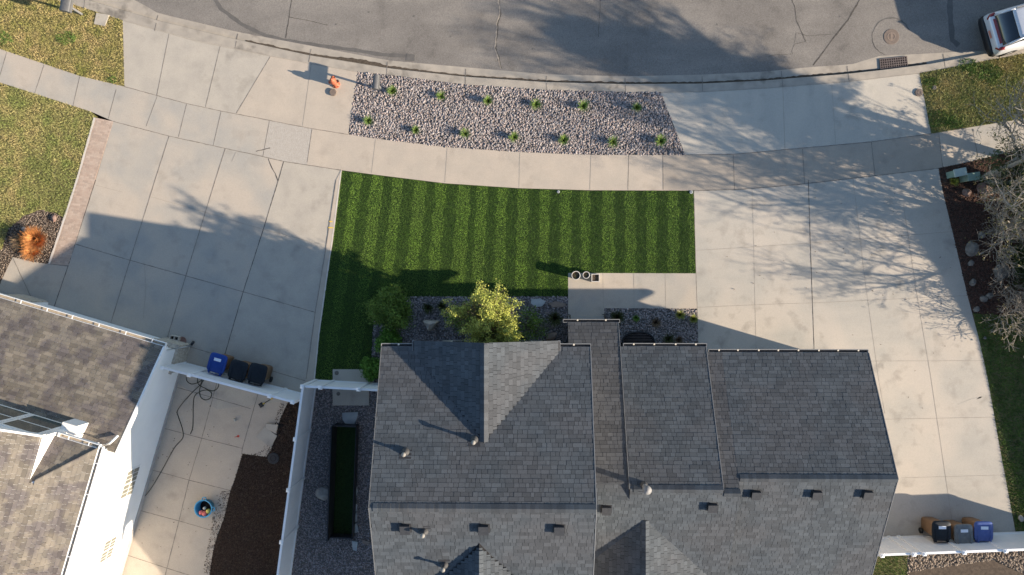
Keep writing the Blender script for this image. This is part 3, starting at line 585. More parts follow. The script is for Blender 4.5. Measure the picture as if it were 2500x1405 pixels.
# narrow strip right of the middle section
ssl = 2.0 / (GY - GRY) - .0006; # front z = 2.9 + ssl*(GY - y); meets rear plane
ys = (2.9 + ssl * GY - mrz + .446 * MRY) / (.446 + ssl); zs = rearz(ys)
plane_NS(r, M1 + .03, G0, GY, 2.9, ys, zs, 'shingle_brown'); plane_NS(r, M1, G0, YR, rearz(YR), ys, zs, 'shingle'); rmid = r.build('middle_roof', house)
c = MB(); caps(c, (M1, MRY, mrz + .01), (M0, MRY, mrz + .01), dnv(MEY, 2.94, MRY, mrz), Vector((0, -1, -.446)).normalized(), 'shingle')
caps(c, (G0, ys, zs + .01), (M1, ys, zs + .01), dnv(GY, 2.9, ys, zs), Vector((0, -1, -.446)).normalized(), 'shingle'); sp(c, 'ridge_cap', rmid)
r = HB(); plane_NS(r, G0, G1, GY, 2.9, GRY, 4.9, 'shingle'); plane_NS(r, G0, G1, YR, 4.9 - .446 * (GRY - YR), GRY, 4.9, 'shingle'); rgar = r.build('garage_roof', house)
c = MB(); caps(c, (G1, GRY, 4.91), (G0, GRY, 4.91), dnv(GY, 2.9, GRY, 4.9), Vector((0, -1, -.446)).normalized(), 'shingle'); sp(c, 'ridge_cap', rgar)
r = HB(); a2 = P(1576, 1272, 4.62); rear_gable(r, a2, .43, 3.2, -14.2); rc = r.build('gable_roof', house)
c = MB(); caps(c, (a2.x, a2.y, a2.z + .01), (a2.x, -14.2, a2.z + .01), Vector((-1, 0, -.43)).normalized(), Vector((1, 0, -.43)).normalized(), 'shingle'); sp(c, 'ridge_cap', rc)
# drip edges on the rakes
def rake(x, ya, za, yb, zb, m='trim_grey', wd=.022):
    V = Vector((0, yb - ya, zb - za)); L = V.length; V.normalize(); N = Vector((1, 0, 0)).cross(V); N = -N if N.z < 0 else N; O = Vector((x, ya, za)); d_ = HB()
    d_.box(-wd / 2, wd / 2, 0, L, -.10, .022, m, lambda p: O + Vector((1, 0, 0)) * p.x + V * p.y + N * p.z); d_.build('drip_edge', house)
rake(XR + .012, EY, EZ, RY_, RZ_); rake(XR + .012, YB, RZ_ - RS * (RY_ - YB), RY_, RZ_); rake(XL - .012, EY, EZ, RY_, RZ_, 'trim_dark'); rake(XL - .012, YB, RZ_ - RS * (RY_ - YB), RY_, RZ_, 'trim_dark')
rake(M0 - .02, MEY, 2.94, MRY, mrz, wd=.018); rake(M1 + .014, MEY, 2.94, MRY, mrz, wd=.018); rake(G1 + .012, GY, 2.9, GRY, 4.9, 'trim_dark'); rake(G1 + .012, YR, 4.9 - .446 * (GRY - YR), GRY, 4.9, 'trim_dark'); rake(EX1 - .0, e0.y, 2.51, MEY + .02, 2.51 + .467 * (e0.y - MEY), wd=.015)
# gutters of the front eaves
def hg(x0, x1, y, z, step=.7, sp_=.028):
    g = gutter('gutter', Vector((x0, y, z)) - HO, Vector((x1, y, z)) - HO, (0, 1, 0), 'trim_grey', 'gutter_in', house, step, .115, sp_); return g
hg(XL - .02, ge0 + .05, EY + .01, EZ, .7); hg(ge1, XR + .02, EY + .01, EZ); hg(EX0 - .18, EX1 + .05, e0.y + .01, 2.51, .8); hg(M0 + .1, M1 + .04, MEY + .01, 2.94, .72); hg(M1 + .12, G1, GY + .01, 2.9, .72)
for x in (ge0 - .03, ge1 + .03):
    g = HB(); g.box(x - .05, x + .05, gy - .38, gy, gz0 - .13, gz0 - .015, 'trim_grey'); g.box(x - .035, x + .035, gy - .36, gy - .02, gz0 - .02, gz0 - .01, 'gutter_in'); g.build('gutter_end', house)
# walls
def profwall(mb, x0, x1, ya, yf, zfn, ridge, m='stucco_tan', z0=0.0):
    pr = [(ya, z0), (yf, z0), (yf, zfn(yf)), ridge, (ya, zfn(ya))]
    mb.add([(x, y, z) for x in (x0, x1) for y, z in pr], [(4, 3, 2, 1, 0), (5, 6, 7, 8, 9), (1, 2, 7, 6), (2, 3, 8, 7), (3, 4, 9, 8), (4, 0, 5, 9)], m)
fm = lambda y: (EZ + (RZ_ - EZ) / (EY - RY_) * (EY - y) if y > RY_ else RZ_ - RS * (RY_ - y)) - .14
fg = lambda y: (2.9 + 2.0 / (GY - GRY) * (GY - y) if y > GRY else 4.9 - .446 * (GRY - y)) - .14
fd_ = lambda y: (2.94 + (mrz - 2.94) / (MEY - MRY) * (MEY - y) if y > MRY else rearz(y)) - .14
wl = HB()
profwall(wl, XL + .4, XR - .35, YB + .5, EY - .42, fm, (RY_, RZ_ - .14)); wl.box(ge0 + .4, ge1 - .4, EY - .45, gy - .35, 0, gz0 - .15, 'stucco_tan')
wl.add([(ge0 + .4, gy - .355, gz0 - .15), (ge1 - .4, gy - .355, gz0 - .15), (gx, gy - .355, gz1 - .12), (ge0 + .4, gy - .5, gz0 - .15), (ge1 - .4, gy - .5, gz0 - .15), (gx, gy - .5, gz1 - .12)], [(0, 1, 2), (5, 4, 3), (0, 2, 5, 3), (1, 4, 5, 2)], 'stucco_tan')
wl.build('wall', house, label='walls of the taller left section')
wl = HB(); wl.box(XR - .34, EX1 - .3, YR + .5, -2.9, 0, 2.3, 'stucco_tan'); profwall(wl, EX1 - .3, M1 - .2, YR + .5, MEY - .4, fd_, (MRY, mrz - .14)); profwall(wl, M1 - .198, G1 - .3, YR + .6, GY - .42, fg, (GRY, 4.76))
wl.build('wall', house, label='walls of the lower garage section')
st = HB()
for i, (ya, yb, z) in enumerate(((-.98, -3.0, .17), (-1.26, -3.0, .34), (-1.54, -3.0, .5))): st.box(1.85, 3.35, yb, ya, 0, z, 'conc_old' if i < 2 else 'conc_cool')
st.build('porch_steps', house)
for x in (1.95, 3.42): po = HB(); po.box(x - .1, x + .1, -1.75, -1.55, .5, 2.3, 'white'); po.build('porch_post', house)
for x in (1.88, 3.32):
    ra = HB()
    ra.tube([(x, -.92, 0), (x, -.92, .85), (x, -1.6, 1.35), (x, -1.6, .5)], .022, 'black', 6)
    for k in range(5): ra.tube([(x, -1.0 - k * .13, .1 + k * .07), (x, -1.0 - k * .13, .88 + k * .095)], .009, 'black', 5)
    ra.build('handrail', house)
for x0, x1 in ((7.4, 9.9), (10.2, 12.5)):
    g = HB()
    for k in range(4): g.box(x0, x1, GY - .43, GY - .39, .02 + k * .56, .56 + k * .56, 'white')
    g.build('garage_door', house)
g = HB(); g.box(2.35, 3.05, -2.9, -2.85, .5, 2.5, 'trim_dark'); fd = g.build('front_door', house)
for x0, x1, y, z0, z1 in ((ge0 + .9, ge1 - .9, gy - .35, 3.2, 4.5), (ge0 + .9, ge1 - .9, gy - .35, .9, 2.3), (4.3, 6.0, MEY - .4, 1.0, 2.1)):
    g = HB(); g.box(x0 - .07, x1 + .07, y, y + .03, z0 - .07, z1 + .07, 'white'); wo_ = g.build('window', house); g = MB()
    g.box(x0, x1, y + .03, y + .036, z0, z1, 'glass'); g.box((x0 + x1) / 2 - .02, (x0 + x1) / 2 + .02, y + .036, y + .045, z0, z1, 'white'); sp(g, 'pane', wo_)
# things on the roof
def roofz(px, py, zf):
    z = 5.0
    for _ in range(12): z = zf(P(px, py, z).y)
    return P(px, py, z)
mainR = lambda y: RZ_ + RS * (y - RY_); mainF = lambda y: EZ + (RZ_ - EZ) / (EY - RY_) * (EY - y); garR = lambda y: 4.9 + .446 * (y - GRY)
def box_vent(px, py, zf, sl, par):
    p = roofz(px, py, zf); m = MB(); n = Vector((0, -sl, 1)).normalized() if sl < 0 else Vector((0, -sl, 1)).normalized()
    V = Vector((0, 1, sl)).normalized(); N = Vector((1, 0, 0)).cross(V)
    T = lambda q: p + Vector((1, 0, 0)) * q.x + V * q.y + N * q.z
    m.box(-.20, .20, -.18, .18, .012, .02, 'vent_dark', T)
    m.box(-.15, .15, -.15, .15, .02, .14, 'vent_dark', T); m.box(-.165, .165, -.165, .165, .13, .15, 'vent_top', T); sp(m, 'roof_vent', par)
for x, y in ((990, 1289), (1181, 1290), (1365, 1291)): box_vent(x, y, mainR, RS, rm)
for x, y, par in ((1480, 1243, rmid), (1738, 1237, rmid)): box_vent(x, y, rearz, .446, par)
for x, y in ((1844, 1206), (1992, 1206), (2116, 1206)): box_vent(x, y, garR, .446, rgar)
def pipe(px, py, zf, hh, r0, par, big=False):
    p = roofz(px, py, lambda y: zf(y) + hh * .0); m = MB()
    m.lathe([(.14, -.05), (.13, .05), (r0 + .02, .14), (r0 + .005, .16)], 'lead', p, 14); m.lathe([(r0, 0), (r0, hh), (r0 * .8, hh), (r0 * .8, hh - .1)], 'metal' if big else 'lead', p, 14)
    q = p + Vector((0, 0, hh))
    if big: m.lathe([(r0 + .07, -.05), (r0 + .07, .02), (.02, .09), (0, .09)], 'metal', q, 18)
    else: m.lathe([(r0, .0), (r0 + .028, -.01), (r0 + .03, .04), (.02, .065), (0, .065)], 'cream', q, 14)
    m.box(-.2, .2, -.2, .2, -.03, .012, 'vent_dark', lambda u: p + Vector((u.x, u.y, u.z + u.y * (RS if zf in (mainR, rearz) else -.42)))); sp(m, 'vent_pipe', par)
pipe(1158, 1074, mainF, .42, .045, rm); pipe(990, 1104, mainF, .36, .045, rm); pipe(1036, 1298, mainR, .38, .045, rm); pipe(1085, 1379, mainR, .42, .045, rm)
pipe(1572, 1185, lambda y: 5.1, .62, .085, rmid, True)

# ------------------------------------------------------------------ the house on the left
CA, SA = .9598, .2807
def LH(e, b, z): return Vector((e * CA - b * SA, -e * SA - b * CA, z))
def LHB(p): return LH(p.x, p.y, p.z)
lh = empty('house', (0, 0, 0), label='white house with weathered tan shingle roof, cut off at the left edge', cat='house')
lh.location = LH(-18, 12, 0)
class NB(MB):
    def build(s, name, parent=None, **k):
        o = lh.location; s.v = [(a - o.x, b - o.y, c_ - o.z) for a, b, c_ in s.v]; return MB.build(s, name, parent, **k)
EB = Vector((CA, -SA, 0)); BB = Vector((-SA, -CA, 0))
def pt(e, b, z): return LH(e, b, z)
E0, E1, B0 = -12.8, -14.4, 9.45; sl = .45; kk = (1 + sl * sl) ** .5
r = NB(); slabq(r, [pt(-30, 5.92, 2.8), pt(E0, 5.92, 2.8), pt(E0, 9.95, 2.8 + .31 * 4.03), pt(-30, 9.95, 2.8 + .31 * 4.03)], .12, 'white')
V = BB + Vector((0, 0, .31)); shingles(r, pt(-30, 5.92, 2.8), EB, V, 17.2, 3.98 * V.length, 'shingle_tan'); lr = r.build('lower_roof', lh)
r = NB(); zE = lambda e: 5.3 + sl * (E0 - e); ET = -19.0
slabq(r, [pt(E0, B0, 5.3), pt(E0, 22, 5.3), pt(ET, 22, zE(ET)), pt(ET, 11.05, zE(ET)), pt(E1, 11.05, zE(E1))], .10, 'white')
slabq(r, [pt(E1, 9.3, zE(E1)), pt(E1, 11.05, zE(E1)), pt(ET, 11.05, zE(ET)), pt(ET, 9.3, zE(ET))], .10, 'white'); slabq(r, [pt(ET, 9.3, zE(ET)), pt(ET, 22, zE(ET)), pt(-26, 22, 5), pt(-26, 9.3, 5)], .1, 'shingle_tan')
V = -EB + Vector((0, 0, sl)); shingles(r, pt(E0, 9.3, 5.3), BB, V, 12.7, (E0 - ET) * kk, 'shingle_tan', umin=lambda v: (.15 + v / kk) if v / kk < (E0 - E1) else 0.0, umax=lambda v: 12.7)
slabq(r, [pt(E1, B0, 5.3), pt(E0, B0, 5.3), pt(E1, B0 + 1.6, zE(E1))], .10, 'white')
V = BB + Vector((0, 0, sl)); shingles(r, pt(E1, B0, 5.3), EB, V, 1.6, 1.6 * kk, 'shingle_tan', umax=lambda v: 1.6 - v / kk)
ur = r.build('upper_roof', lh)
c = NB(); caps(c, pt(E0 + .02, B0 - .02, 5.32), pt(E1 + .05, B0 + 1.55, zE(E1) + .01), (BB * 1 + EB * .0 + Vector((0, 0, 0))).normalized() * .8, (EB * 0 - BB * 1 + EB * 0).normalized() * .25, 'shingle_tan', .2, .3)
o = lh.location; c.v = c.v; hc = c.build('hip_cap', ur)
wl = NB()
def lbox(mb, e0, e1, b0, b1, z0, z1, m, zb=None):
    zb = z1 if zb is None else zb
    vs = [pt(e, b, z) for e, b, z in ((e0, b0, z0), (e1, b0, z0), (e1, b1, z0), (e0, b1, z0), (e0, b0, z1), (e1, b0, z1), (e1, b1, zb), (e0, b1, zb))]
    mb.add(vs, [(0, 1, 2, 3), (7, 6, 5, 4), (4, 5, 1, 0), (5, 6, 2, 1), (6, 7, 3, 2), (7, 4, 0, 3)], m)
lbox(wl, -30, -13.15, 6.3, 9.85, .2, 2.8, 'stucco', 3.85); lbox(wl, -30, -13.15, 9.85, 21.6, .2, 5.3, 'stucco')
vs = [pt(e, b, z) for b in (9.46, 12) for e, z in ((-24, 3.2), (-14.5, 3.2), (-14.5, zE(-14.5) - .1), (-19, zE(-19) - .12), (-24, 6.3))]
wl.add(vs, [(0, 1, 2, 3, 4), (1, 6, 7, 2), (2, 7, 8, 3), (3, 8, 9, 4)], 'stucco')
wl.add([pt(-14.40, 9.32, 5.15), pt(-14.40, 11.1, 5.7), pt(-14.40, 11.1, zE(E1) + .015), pt(-14.40, 9.32, zE(E1) + .015), pt(-14.45, 9.32, 5.15), pt(-14.45, 11.1, 5.7), pt(-14.45, 11.1, zE(E1) + .015), pt(-14.45, 9.32, zE(E1) + .015)], [(0, 1, 2, 3), (7, 6, 5, 4), (3, 2, 6, 7), (0, 3, 7, 4)], 'white')
wl.build('wall', lh)
f_ = NB(); lbox(f_, -30, -13.12, 6.33, 21.6, -.2, .22, 'found'); f_.build('foundation', lh)
f_ = NB(); lbox(f_, -14.1, -13.08, 6.12, 7.3, 0, 1.02, 'stone'); lbox(f_, -14.14, -13.04, 6.08, 7.34, 1.02, 1.08, 'stone'); f_.build('stone_pillar', lh); f_ = NB(); lbox(f_, -20.6, -19.55, 6.1, 7.0, 0, 1.02, 'stone'); f_.build('stone_pillar', lh)
f_ = NB()
for k in range(4): lbox(f_, -19.5, -14.2, 6.24, 6.30, .03 + k * .54, .55 + k * .54, 'white')
lbox(f_, -19.62, -19.5, 6.15, 6.3, 0, 2.3, 'white'); f_.build('garage_door', lh)
f_ = NB(); q = [Vector((x, y, z)) for x, y, z in ((E0, 5.92, 2.8),)]
V = BB + Vector((0, 0, .31)); Vn = V.normalized(); O = pt(E0 + .012, 5.92, 2.8)
f_.box(-.035, .035, 0, 3.98 * V.length, -.2, .03, 'white', lambda p: O + EB * p.x + Vn * p.y + Vector((0, 0, 1)) * p.z)
f_.build('rake_board', lh)
f_ = NB()     # front rake of the upper roof and corner block
Ve = (-EB + Vector((0, 0, sl))).normalized(); O3 = pt(E1, 9.3, zE(E1)); f_.box(-.03, (E1 - ET) * kk, -.04, .03, -.16, .03, 'white', lambda p: O3 + Ve * p.x + BB * p.y + Vector((0, 0, 1)) * p.z)
f_.build('rake_board', lh); f_ = NB(); lbox(f_, -14.75, -14.2, 9.2, 9.9, 3.7, 4.5, 'white'); f_.build('corner_trim', lh)
def lgut(A, B, out, step, spots=.015):
    g = gutter('gutter', A - lh.location, B - lh.location, out, 'white', 'gutter_in_tan', lh, step, .14, spots, 'white'); return g
lgut(pt(-30, 5.91, 2.8), pt(E0 + .03, 5.91, 2.8), -BB, 1.03); lgut(pt(E1 + .1, B0 - .01, 5.3), pt(E0 + .03, B0 - .01, 5.3), -BB, .6); lgut(pt(E0 + .01, B0 - .1, 5.3), pt(E0 + .01, 22, 5.3), EB, 1.1)
f_ = NB(); f_.tube([pt(-12.95, 5.9, 2.68), pt(-13.0, 6.15, 2.5), pt(-13.02, 6.2, 2.4), pt(-13.0, 6.16, .14)], .05, 'white', 8); f_.tube([pt(-13.0, 6.16, .14), pt(-12.96, 5.95, .08)], .055, 'black', 8); f_.build('downspout', lh)
f_ = NB(); f_.tube([pt(-12.9, 9.3, 5.2), pt(-13.05, 9.5, 5.0), pt(-13.05, 9.6, 4.2), pt(-12.95, 9.3, 3.95)], .045, 'white', 8); f_.build('downspout', lh)
def lwin(e, b0, b1, z0, z1, bars):
    f_ = NB(); lbox(f_, e, e + .03, b0 - .05, b1 + .05, z0 - .05, z1 + .05, 'white'); wn = f_.build('window', lh)
    f_ = NB(); mid = (b0 + b1) / 2
    lbox(f_, e + .03, e + .036, b0, mid - .03, z0, z1, 'blind'); lbox(f_, e + .03, e + .036, mid + .03, b1, z0, z1, 'blind')
    for s0, s1 in ((b0, mid - .03), (mid + .03, b1)):
        for k in range(1, bars): bb = s0 + (s1 - s0) * k / bars; lbox(f_, e + .036, e + .044, bb - .008, bb + .008, z0, z1, 'white')
        lbox(f_, e + .036, e + .045, s0, s1, (z0 + z1) / 2 - .01, (z0 + z1) / 2 + .01, 'white')
    f_.build('pane', wn)
lwin(-13.15, 11.27, 12.4, 1.25, 2.05, 3); lwin(-13.15, 14.15, 15.0, 1.45, 2.2, 3)
for e0_, e1_ in ((-16.05, -14.85), (-17.6, -16.3), (-19.2, -17.9)):
    f_ = NB(); lbox(f_, e0_ - .08, e1_ + .08, 9.42, 9.46, 4.05, 5.75, 'white'); wn = f_.build('window', lh)
    f_ = NB(); lbox(f_, e0_, e1_, 9.412, 9.42, 4.12, 4.85, 'glass'); lbox(f_, e0_, e1_, 9.412, 9.42, 4.93, 5.65, 'glass'); f_.build('pane', wn)

# ------------------------------------------------------------------ the house off to the right, whose shadow reaches the driveway
nb = empty('house', (33, -3, 0), label='house beyond the right edge that shades the driveway', cat='house')
f_ = MB(); prof = [(-16, 2.3), (-10.7, 2.85), (-4.8, 3.47), (-.33, 4.6), (.51, 4.05)]
f_.add([(x - 33, y + 3, z) for x in (28.9, 40) for y, z in [(-16, 0)] + prof + [(.51, 0)]], [(6, 5, 4, 3, 2, 1, 0), (7, 8, 9, 10, 11, 12, 13), (0, 1, 8, 7), (5, 6, 13, 12)], 'stucco_tan'); f_.build('wall', nb)
f_ = MB()
for (ya, za), (yb, zb) in zip(prof[:-1], prof[1:]): slabq(f_, [(28.7 - 33, ya + 3, za + .13), (40.2 - 33, ya + 3, za + .13), (40.2 - 33, yb + 3, zb + .13), (28.7 - 33, yb + 3, zb + .13)], .12, 'shingle')
f_.build('roof', nb)

# ------------------------------------------------------------------ fences
def fence(name, A, B, posts, label, hh=1.83, extra=None):
    A, B = Vector((*A, 0)), Vector((*B, 0)); d = B - A; L = d.length; rz = math.atan2(d.y, d.x)
    root = empty(name, A, rz, label=label, cat='fence', group='white vinyl fences'); p = MB(); n = int(L / .152)
    for i in range(n):
        o = .004 if i % 2 else 0; p.box(i * L / n, (i + 1) * L / n, -.02 - o, .02 + o, .06, hh - .09, 'vinyl')
    p.build('panel', root)
    for z0, z1 in ((.04, .19), (hh - .13, hh)): q = MB(); q.box(0, L, -.045, .045, z0, z1, 'vinyl'); q.build('rail', root)
    for s_ in posts:
        q = MB(); q.box(s_ - .065, s_ + .065, -.065, .065, -.1, hh + .05, 'vinyl'); po_ = q.build('post', root)
        q = MB(); q.box(s_ - .08, s_ + .08, -.08, .08, hh + .05, hh + .075, 'vinyl'); q.add([(s_ - .08, -.08, hh + .075), (s_ + .08, -.08, hh + .075), (s_ + .08, .08, hh + .075), (s_ - .08, .08, hh + .075), (s_, 0, hh + .12)], [(0, 1, 4), (1, 2, 4), (2, 3, 4), (3, 0, 4)], 'vinyl'); q.build('post_cap', po_)
    return root
def T2(px, py): p = P(px, py, 1.83); return (p.x, p.y)
a, b = T2(392, 897), T2(720, 983); ds = lambda p: math.hypot(p[0] - a[0], p[1] - a[1])
fence('vinyl_fence', a, b, [.07, ds(T2(463, 916)), ds(T2(659, 968)), ds(b) - .08], 'white vinyl gate fence standing behind the three left trash bins')
a = T2(739, 944); b = T2(670, 1460)
fence('vinyl_fence', a, b, [.0, ds(T2(717, 1072)), ds(T2(700, 1196)), ds(T2(685, 1323)), ds(b)], 'long white vinyl fence between the dark mulch and the side gravel')
b = (XL + .4, T2(925, 957)[1]); a2_ = (a[0] + .09, a[1]); ds2 = lambda p: math.hypot(p[0] - a2_[0], p[1] - a2_[1])
fence('vinyl_fence', a2_, b, [ds2(T2(783, 948)), ds2(T2(876, 954))], 'short white vinyl fence crossing the concrete pad beside the charcoal roof')
a = (G1 - .3, T2(2137, 1359)[1]); b = (P(2700, 1335, 1.83).x, P(2700, 1335, 1.83).y)
fence('vinyl_fence', a, b, [ds(T2(2152, 1357)), ds(T2(2229, 1356)), ds(T2(2255, 1355)), ds(T2(2352, 1348)), ds(T2(2453, 1345))], 'white vinyl fence behind the three bins at lower right')

# ------------------------------------------------------------------ bins
def bin_(loc, rz, lid, label, lab=True, s=1.0):
    root = empty('trash_bin', loc, rz, label=label, cat='trash bin', group='wheeled trash bins'); root.scale = (1.12, 1.0, 1.0); b = MB()
    prof = [(.235, .27, .04), (.27, .33, .9), (.305, .365, .92), (.31, .37, .98)]
    vs = []
    for wx, wy, z in prof:
        for k in range(20):
            a_ = 2 * math.pi * k / 20; cx_, cy_ = math.cos(a_), math.sin(a_); f = .82
            vs.append((wx * math.copysign(abs(cx_) ** .35, cx_), wy * math.copysign(abs(cy_) ** .35, cy_), z))
    b.add(vs, [(j * 20 + k, j * 20 + (k + 1) % 20, (j + 1) * 20 + (k + 1) % 20, (j + 1) * 20 + k) for j in range(3) for k in range(20)] + [list(range(20))[::-1]], 'bin_tan', True); b.build('body', root)
    l = MB(); vs = []
    for wx, wy, z in ((.335, .40, .965), (.34, .405, 1.0), (.33, .395, 1.025), (.29, .35, 1.045), (.16, .2, 1.06), (.0, .0, 1.065)):
        for k in range(24):
            a_ = 2 * math.pi * k / 24; cx_, cy_ = math.cos(a_), math.sin(a_)
            vs.append((wx * math.copysign(abs(cx_) ** .38, cx_), .01 + wy * math.copysign(abs(cy_) ** .38, cy_), z))
    l.add(vs, [(j * 24 + k, j * 24 + (k + 1) % 24, (j + 1) * 24 + (k + 1) % 24, (j + 1) * 24 + k) for j in range(5) for k in range(24)], lid, True)
    for x in (-.22, .22): l.box(x - .02, x + .02, -.42, .05, 1.03, 1.075, lid)
    lo = l.build('lid', root)
    if lab: q = MB(); q.box(-.13, .13, .10, .22, 1.055, 1.07, 'label'); q.build('sticker', lo)
    h = MB(); h.tube([(-.25, -.38, .93), (-.25, -.47, .95), (.25, -.47, .95), (.25, -.38, .93)], .018, lid, 8); h.box(-.25, -.2, -.44, -.36, .9, 1.0, lid); h.box(.2, .25, -.44, -.36, .9, 1.0, lid); h.build('handle', root)
    for x in (-.29, .29):
        q = MB(); q.lathe([(0, -.03), (.12, -.03), (.125, 0), (.12, .03), (0, .03)], 'rubber', n=18, T=Matrix.Translation((x, -.28, .125)) @ Matrix.Rotation(math.pi / 2, 4, 'Y')); q.build('wheel', root)
    return root
def lidp(px, py): p = P(px, py, 1.05); return (p.x, p.y, .012)
bin_(lidp(529, 888), -.28, 'blue_lid', 'trash bin with deep blue lid and white sticker, left of two black ones')
bin_(lidp(580, 905), -.28, 'black_lid', 'black lidded trash bin between the deep blue bin and another black bin', False)
bin_(lidp(627, 913), -.24, 'black_lid', 'black lidded trash bin farthest from the deep blue one, tan side showing', False)
bin_(lidp(2300, 1298), .0, 'black_lid', 'tan trash bin with glossy black lid, nearest the garage on the right', True)
bin_(lidp(2354, 1306), .04, 'grey_lid', 'trash bin with shiny grey lid between a black and a pale blue one', True)
bin_(lidp(2403, 1299), .0, 'blue_pale', 'trash bin with pale blue lid at the right end of its row', True)

# ------------------------------------------------------------------ street things
p = P(821, 207); hy = empty('fire_hydrant', p, label='orange fire hydrant standing on the apron beside the mailbox bed', cat='fire hydrant')
b = MB(); b.lathe([(0, 0), (.17, 0), (.17, .04), (.115, .05), (.105, .30), (.11, .46), (.15, .47), (.15, .51), (.12, .52)], 'hydrant', n=20)
for k in range(8): a_ = k * .785; b.box(.145 * math.cos(a_) - .015, .145 * math.cos(a_) + .015, .145 * math.sin(a_) - .015, .145 * math.sin(a_) + .015, .04, .07, 'hydrant')
b.build('barrel', hy)
b = MB(); b.lathe([(.125, .51), (.12, .60), (.085, .68), (.03, .71), (.028, .77), (0, .77)], 'hydrant', n=20); b.build('bonnet', hy)
for a_, r0, ln_ in ((.1, .05, .2), (3.25, .05, .2), (1.7, .07, .22)):
    b = MB(); b.lathe([(r0, .08), (r0, ln_ - .05), (r0 + .02, ln_ - .05), (r0 + .02, ln_), (.02, ln_), (.02, ln_ + .03), (0, ln_ + .03)], 'hydrant', n=14, T=Matrix.Translation((0, 0, .4)) @ Matrix.Rotation(a_, 4, 'Z') @ Matrix.Rotation(math.pi / 2, 4, 'Y')); b.build('nozzle_cap', hy)
def disc(name, px, py, r, m, label, cat, z0=.0, h=.03, ring=None, par=None):
    p = P(px, py, z0); root = MB(); root.lathe([(r, 0), (r, h), (r - .015, h + .006), (0, h + .006)], m, n=28, smooth=False)
    if ring: root.lathe([(r * .55, h + .006), (r * .55, h + .012), (r * .4, h + .012), (r * .4, h + .006)], ring, n=24, smooth=False)
    o = root.build(name, label=label, cat=cat); o.location = (p.x, p.y, z0); return o
disc('valve_cover', 814, 227, .15, 'iron_brown', 'brown round valve cover on the concrete just below the hydrant', 'valve cover', 0, .09)
disc('valve_cover', 2242, 227, .16, 'iron_brown', 'brown round valve cover at the grass edge near the storm drain', 'valve cover', 0, .05, 'iron')
disc('sprinkler_box', 2280, 215, .085, 'boulder_grey', 'small grey round lid lying in the dry grass patch', 'lid', 0, .05, 'void')
disc('lawn_sprinkler', 1363, 469, .06, 'flag', 'small pale round sprinkler lid at the turf edge, middle of the sidewalk', 'sprinkler', 0, .04, 'iron')
disc('lawn_sprinkler', 1687, 470, .07, 'flag', 'small pale round sprinkler lid at the upper right turf corner', 'sprinkler', 0, .04, 'iron')
mh = disc('manhole_cover', 2176, 90, .33, 'iron_brown', 'round rusty manhole cover in the street', 'manhole cover', RZ, .008, 'rust')
q = MB(); q.box(-.05, .05, -.16, .16, .008, .022, 'rust'); pl = q.build('pick_slot', mh)
p = P(2181, 157, RZ); gt = empty('storm_drain', (p.x, p.y, RZ), .10, label='rectangular iron storm drain grate set in the gutter', cat='storm drain')
q = MB(); q.box(-.58, .58, -.26, .26, .005, .022, 'void'); q.build('opening', gt)
q = MB()
for i in range(13): x = -.56 + i * 1.12 / 12; q.box(x - .018, x + .018, -.26, .26, .024, .045, 'iron')
for i in range(6): y = -.25 + i * .1; q.box(-.58, .58, y - .016, y + .016, .0265, .0475, 'iron')
q.build('grate', gt)
def mailbox(px, py, hh, ln, wd, rz, m, label, sx=0):
    p = P(px, py, hh); root = empty('mailbox', (p.x, p.y, 0), rz, label=label, cat='mailbox'); q = MB(); q.box(-.04, .04, -.04, .04, 0, hh - .25, 'trim_dark'); q.build('post', root)
    q = MB(); n = 10; prof = [(-wd / 2, hh - .25), (wd / 2, hh - .25), (wd / 2, hh - .1)] + [(wd / 2 * math.cos(t_), hh - .1 + .1 * math.sin(t_)) for t_ in np.linspace(.2, 2.94, n)] + [(-wd / 2, hh - .1)]
    k = len(prof); q.add([(x, y, z) for y in (-ln / 2, ln / 2) for x, z in prof], [list(range(k)), [i + k for i in range(k)][::-1]] + [(i, i + k, (i + 1) % k + k, (i + 1) % k) for i in range(k)], m); q.build('box', root)
    q = MB(); q.box(-wd / 2 + .01, wd / 2 - .01, ln / 2, ln / 2 + .012, hh - .24, hh - .05, 'trim_grey'); q.box(wd / 2, wd / 2 + .012, -ln / 2, ln / 2, hh - .24, hh - .12, 'mbox_grey'); q.build('door', root)
mailbox(916, 199, 1.15, .58, .26, -.10, 'mbox_grey', 'grey box mailbox on a post at the corner of the river rock bed')
mailbox(156, 8, 1.15, .60, .42, -.18, 'mbox_grey', 'dark grey mailbox at the upper left edge of the street')
q = MB(); q.prism([v - P(250, 50) for v in PP([(237, 33), (268, 38), (257, 65), (231, 60)])], 0, .05, 'conc_cool'); o = q.build('concrete_pad', label='small square concrete pad in the dry grass by the kerb', cat='concrete pad'); o.location = P(250, 50)
# green utility pedestals
for px, py, rz, lab, m1, m2 in ((2345, 421, .2, 'pale green utility box at the end of the sidewalk mulch', 'box_green', 'box_lid'), (2378, 431, .15, 'darker green utility box half under the evergreen', 'box_green', 'box_green')):
    p = P(px, py, .6); root = empty('utility_box', (p.x, p.y, 0), rz, label=lab, cat='utility box'); q = MB(); q.box(-.22, .22, -.13, .13, 0, .55, m1); q.build('body', root)
    q = MB(); q.box(-.25, .25, -.16, .16, .55, .62, m2); q.build('lid', root)

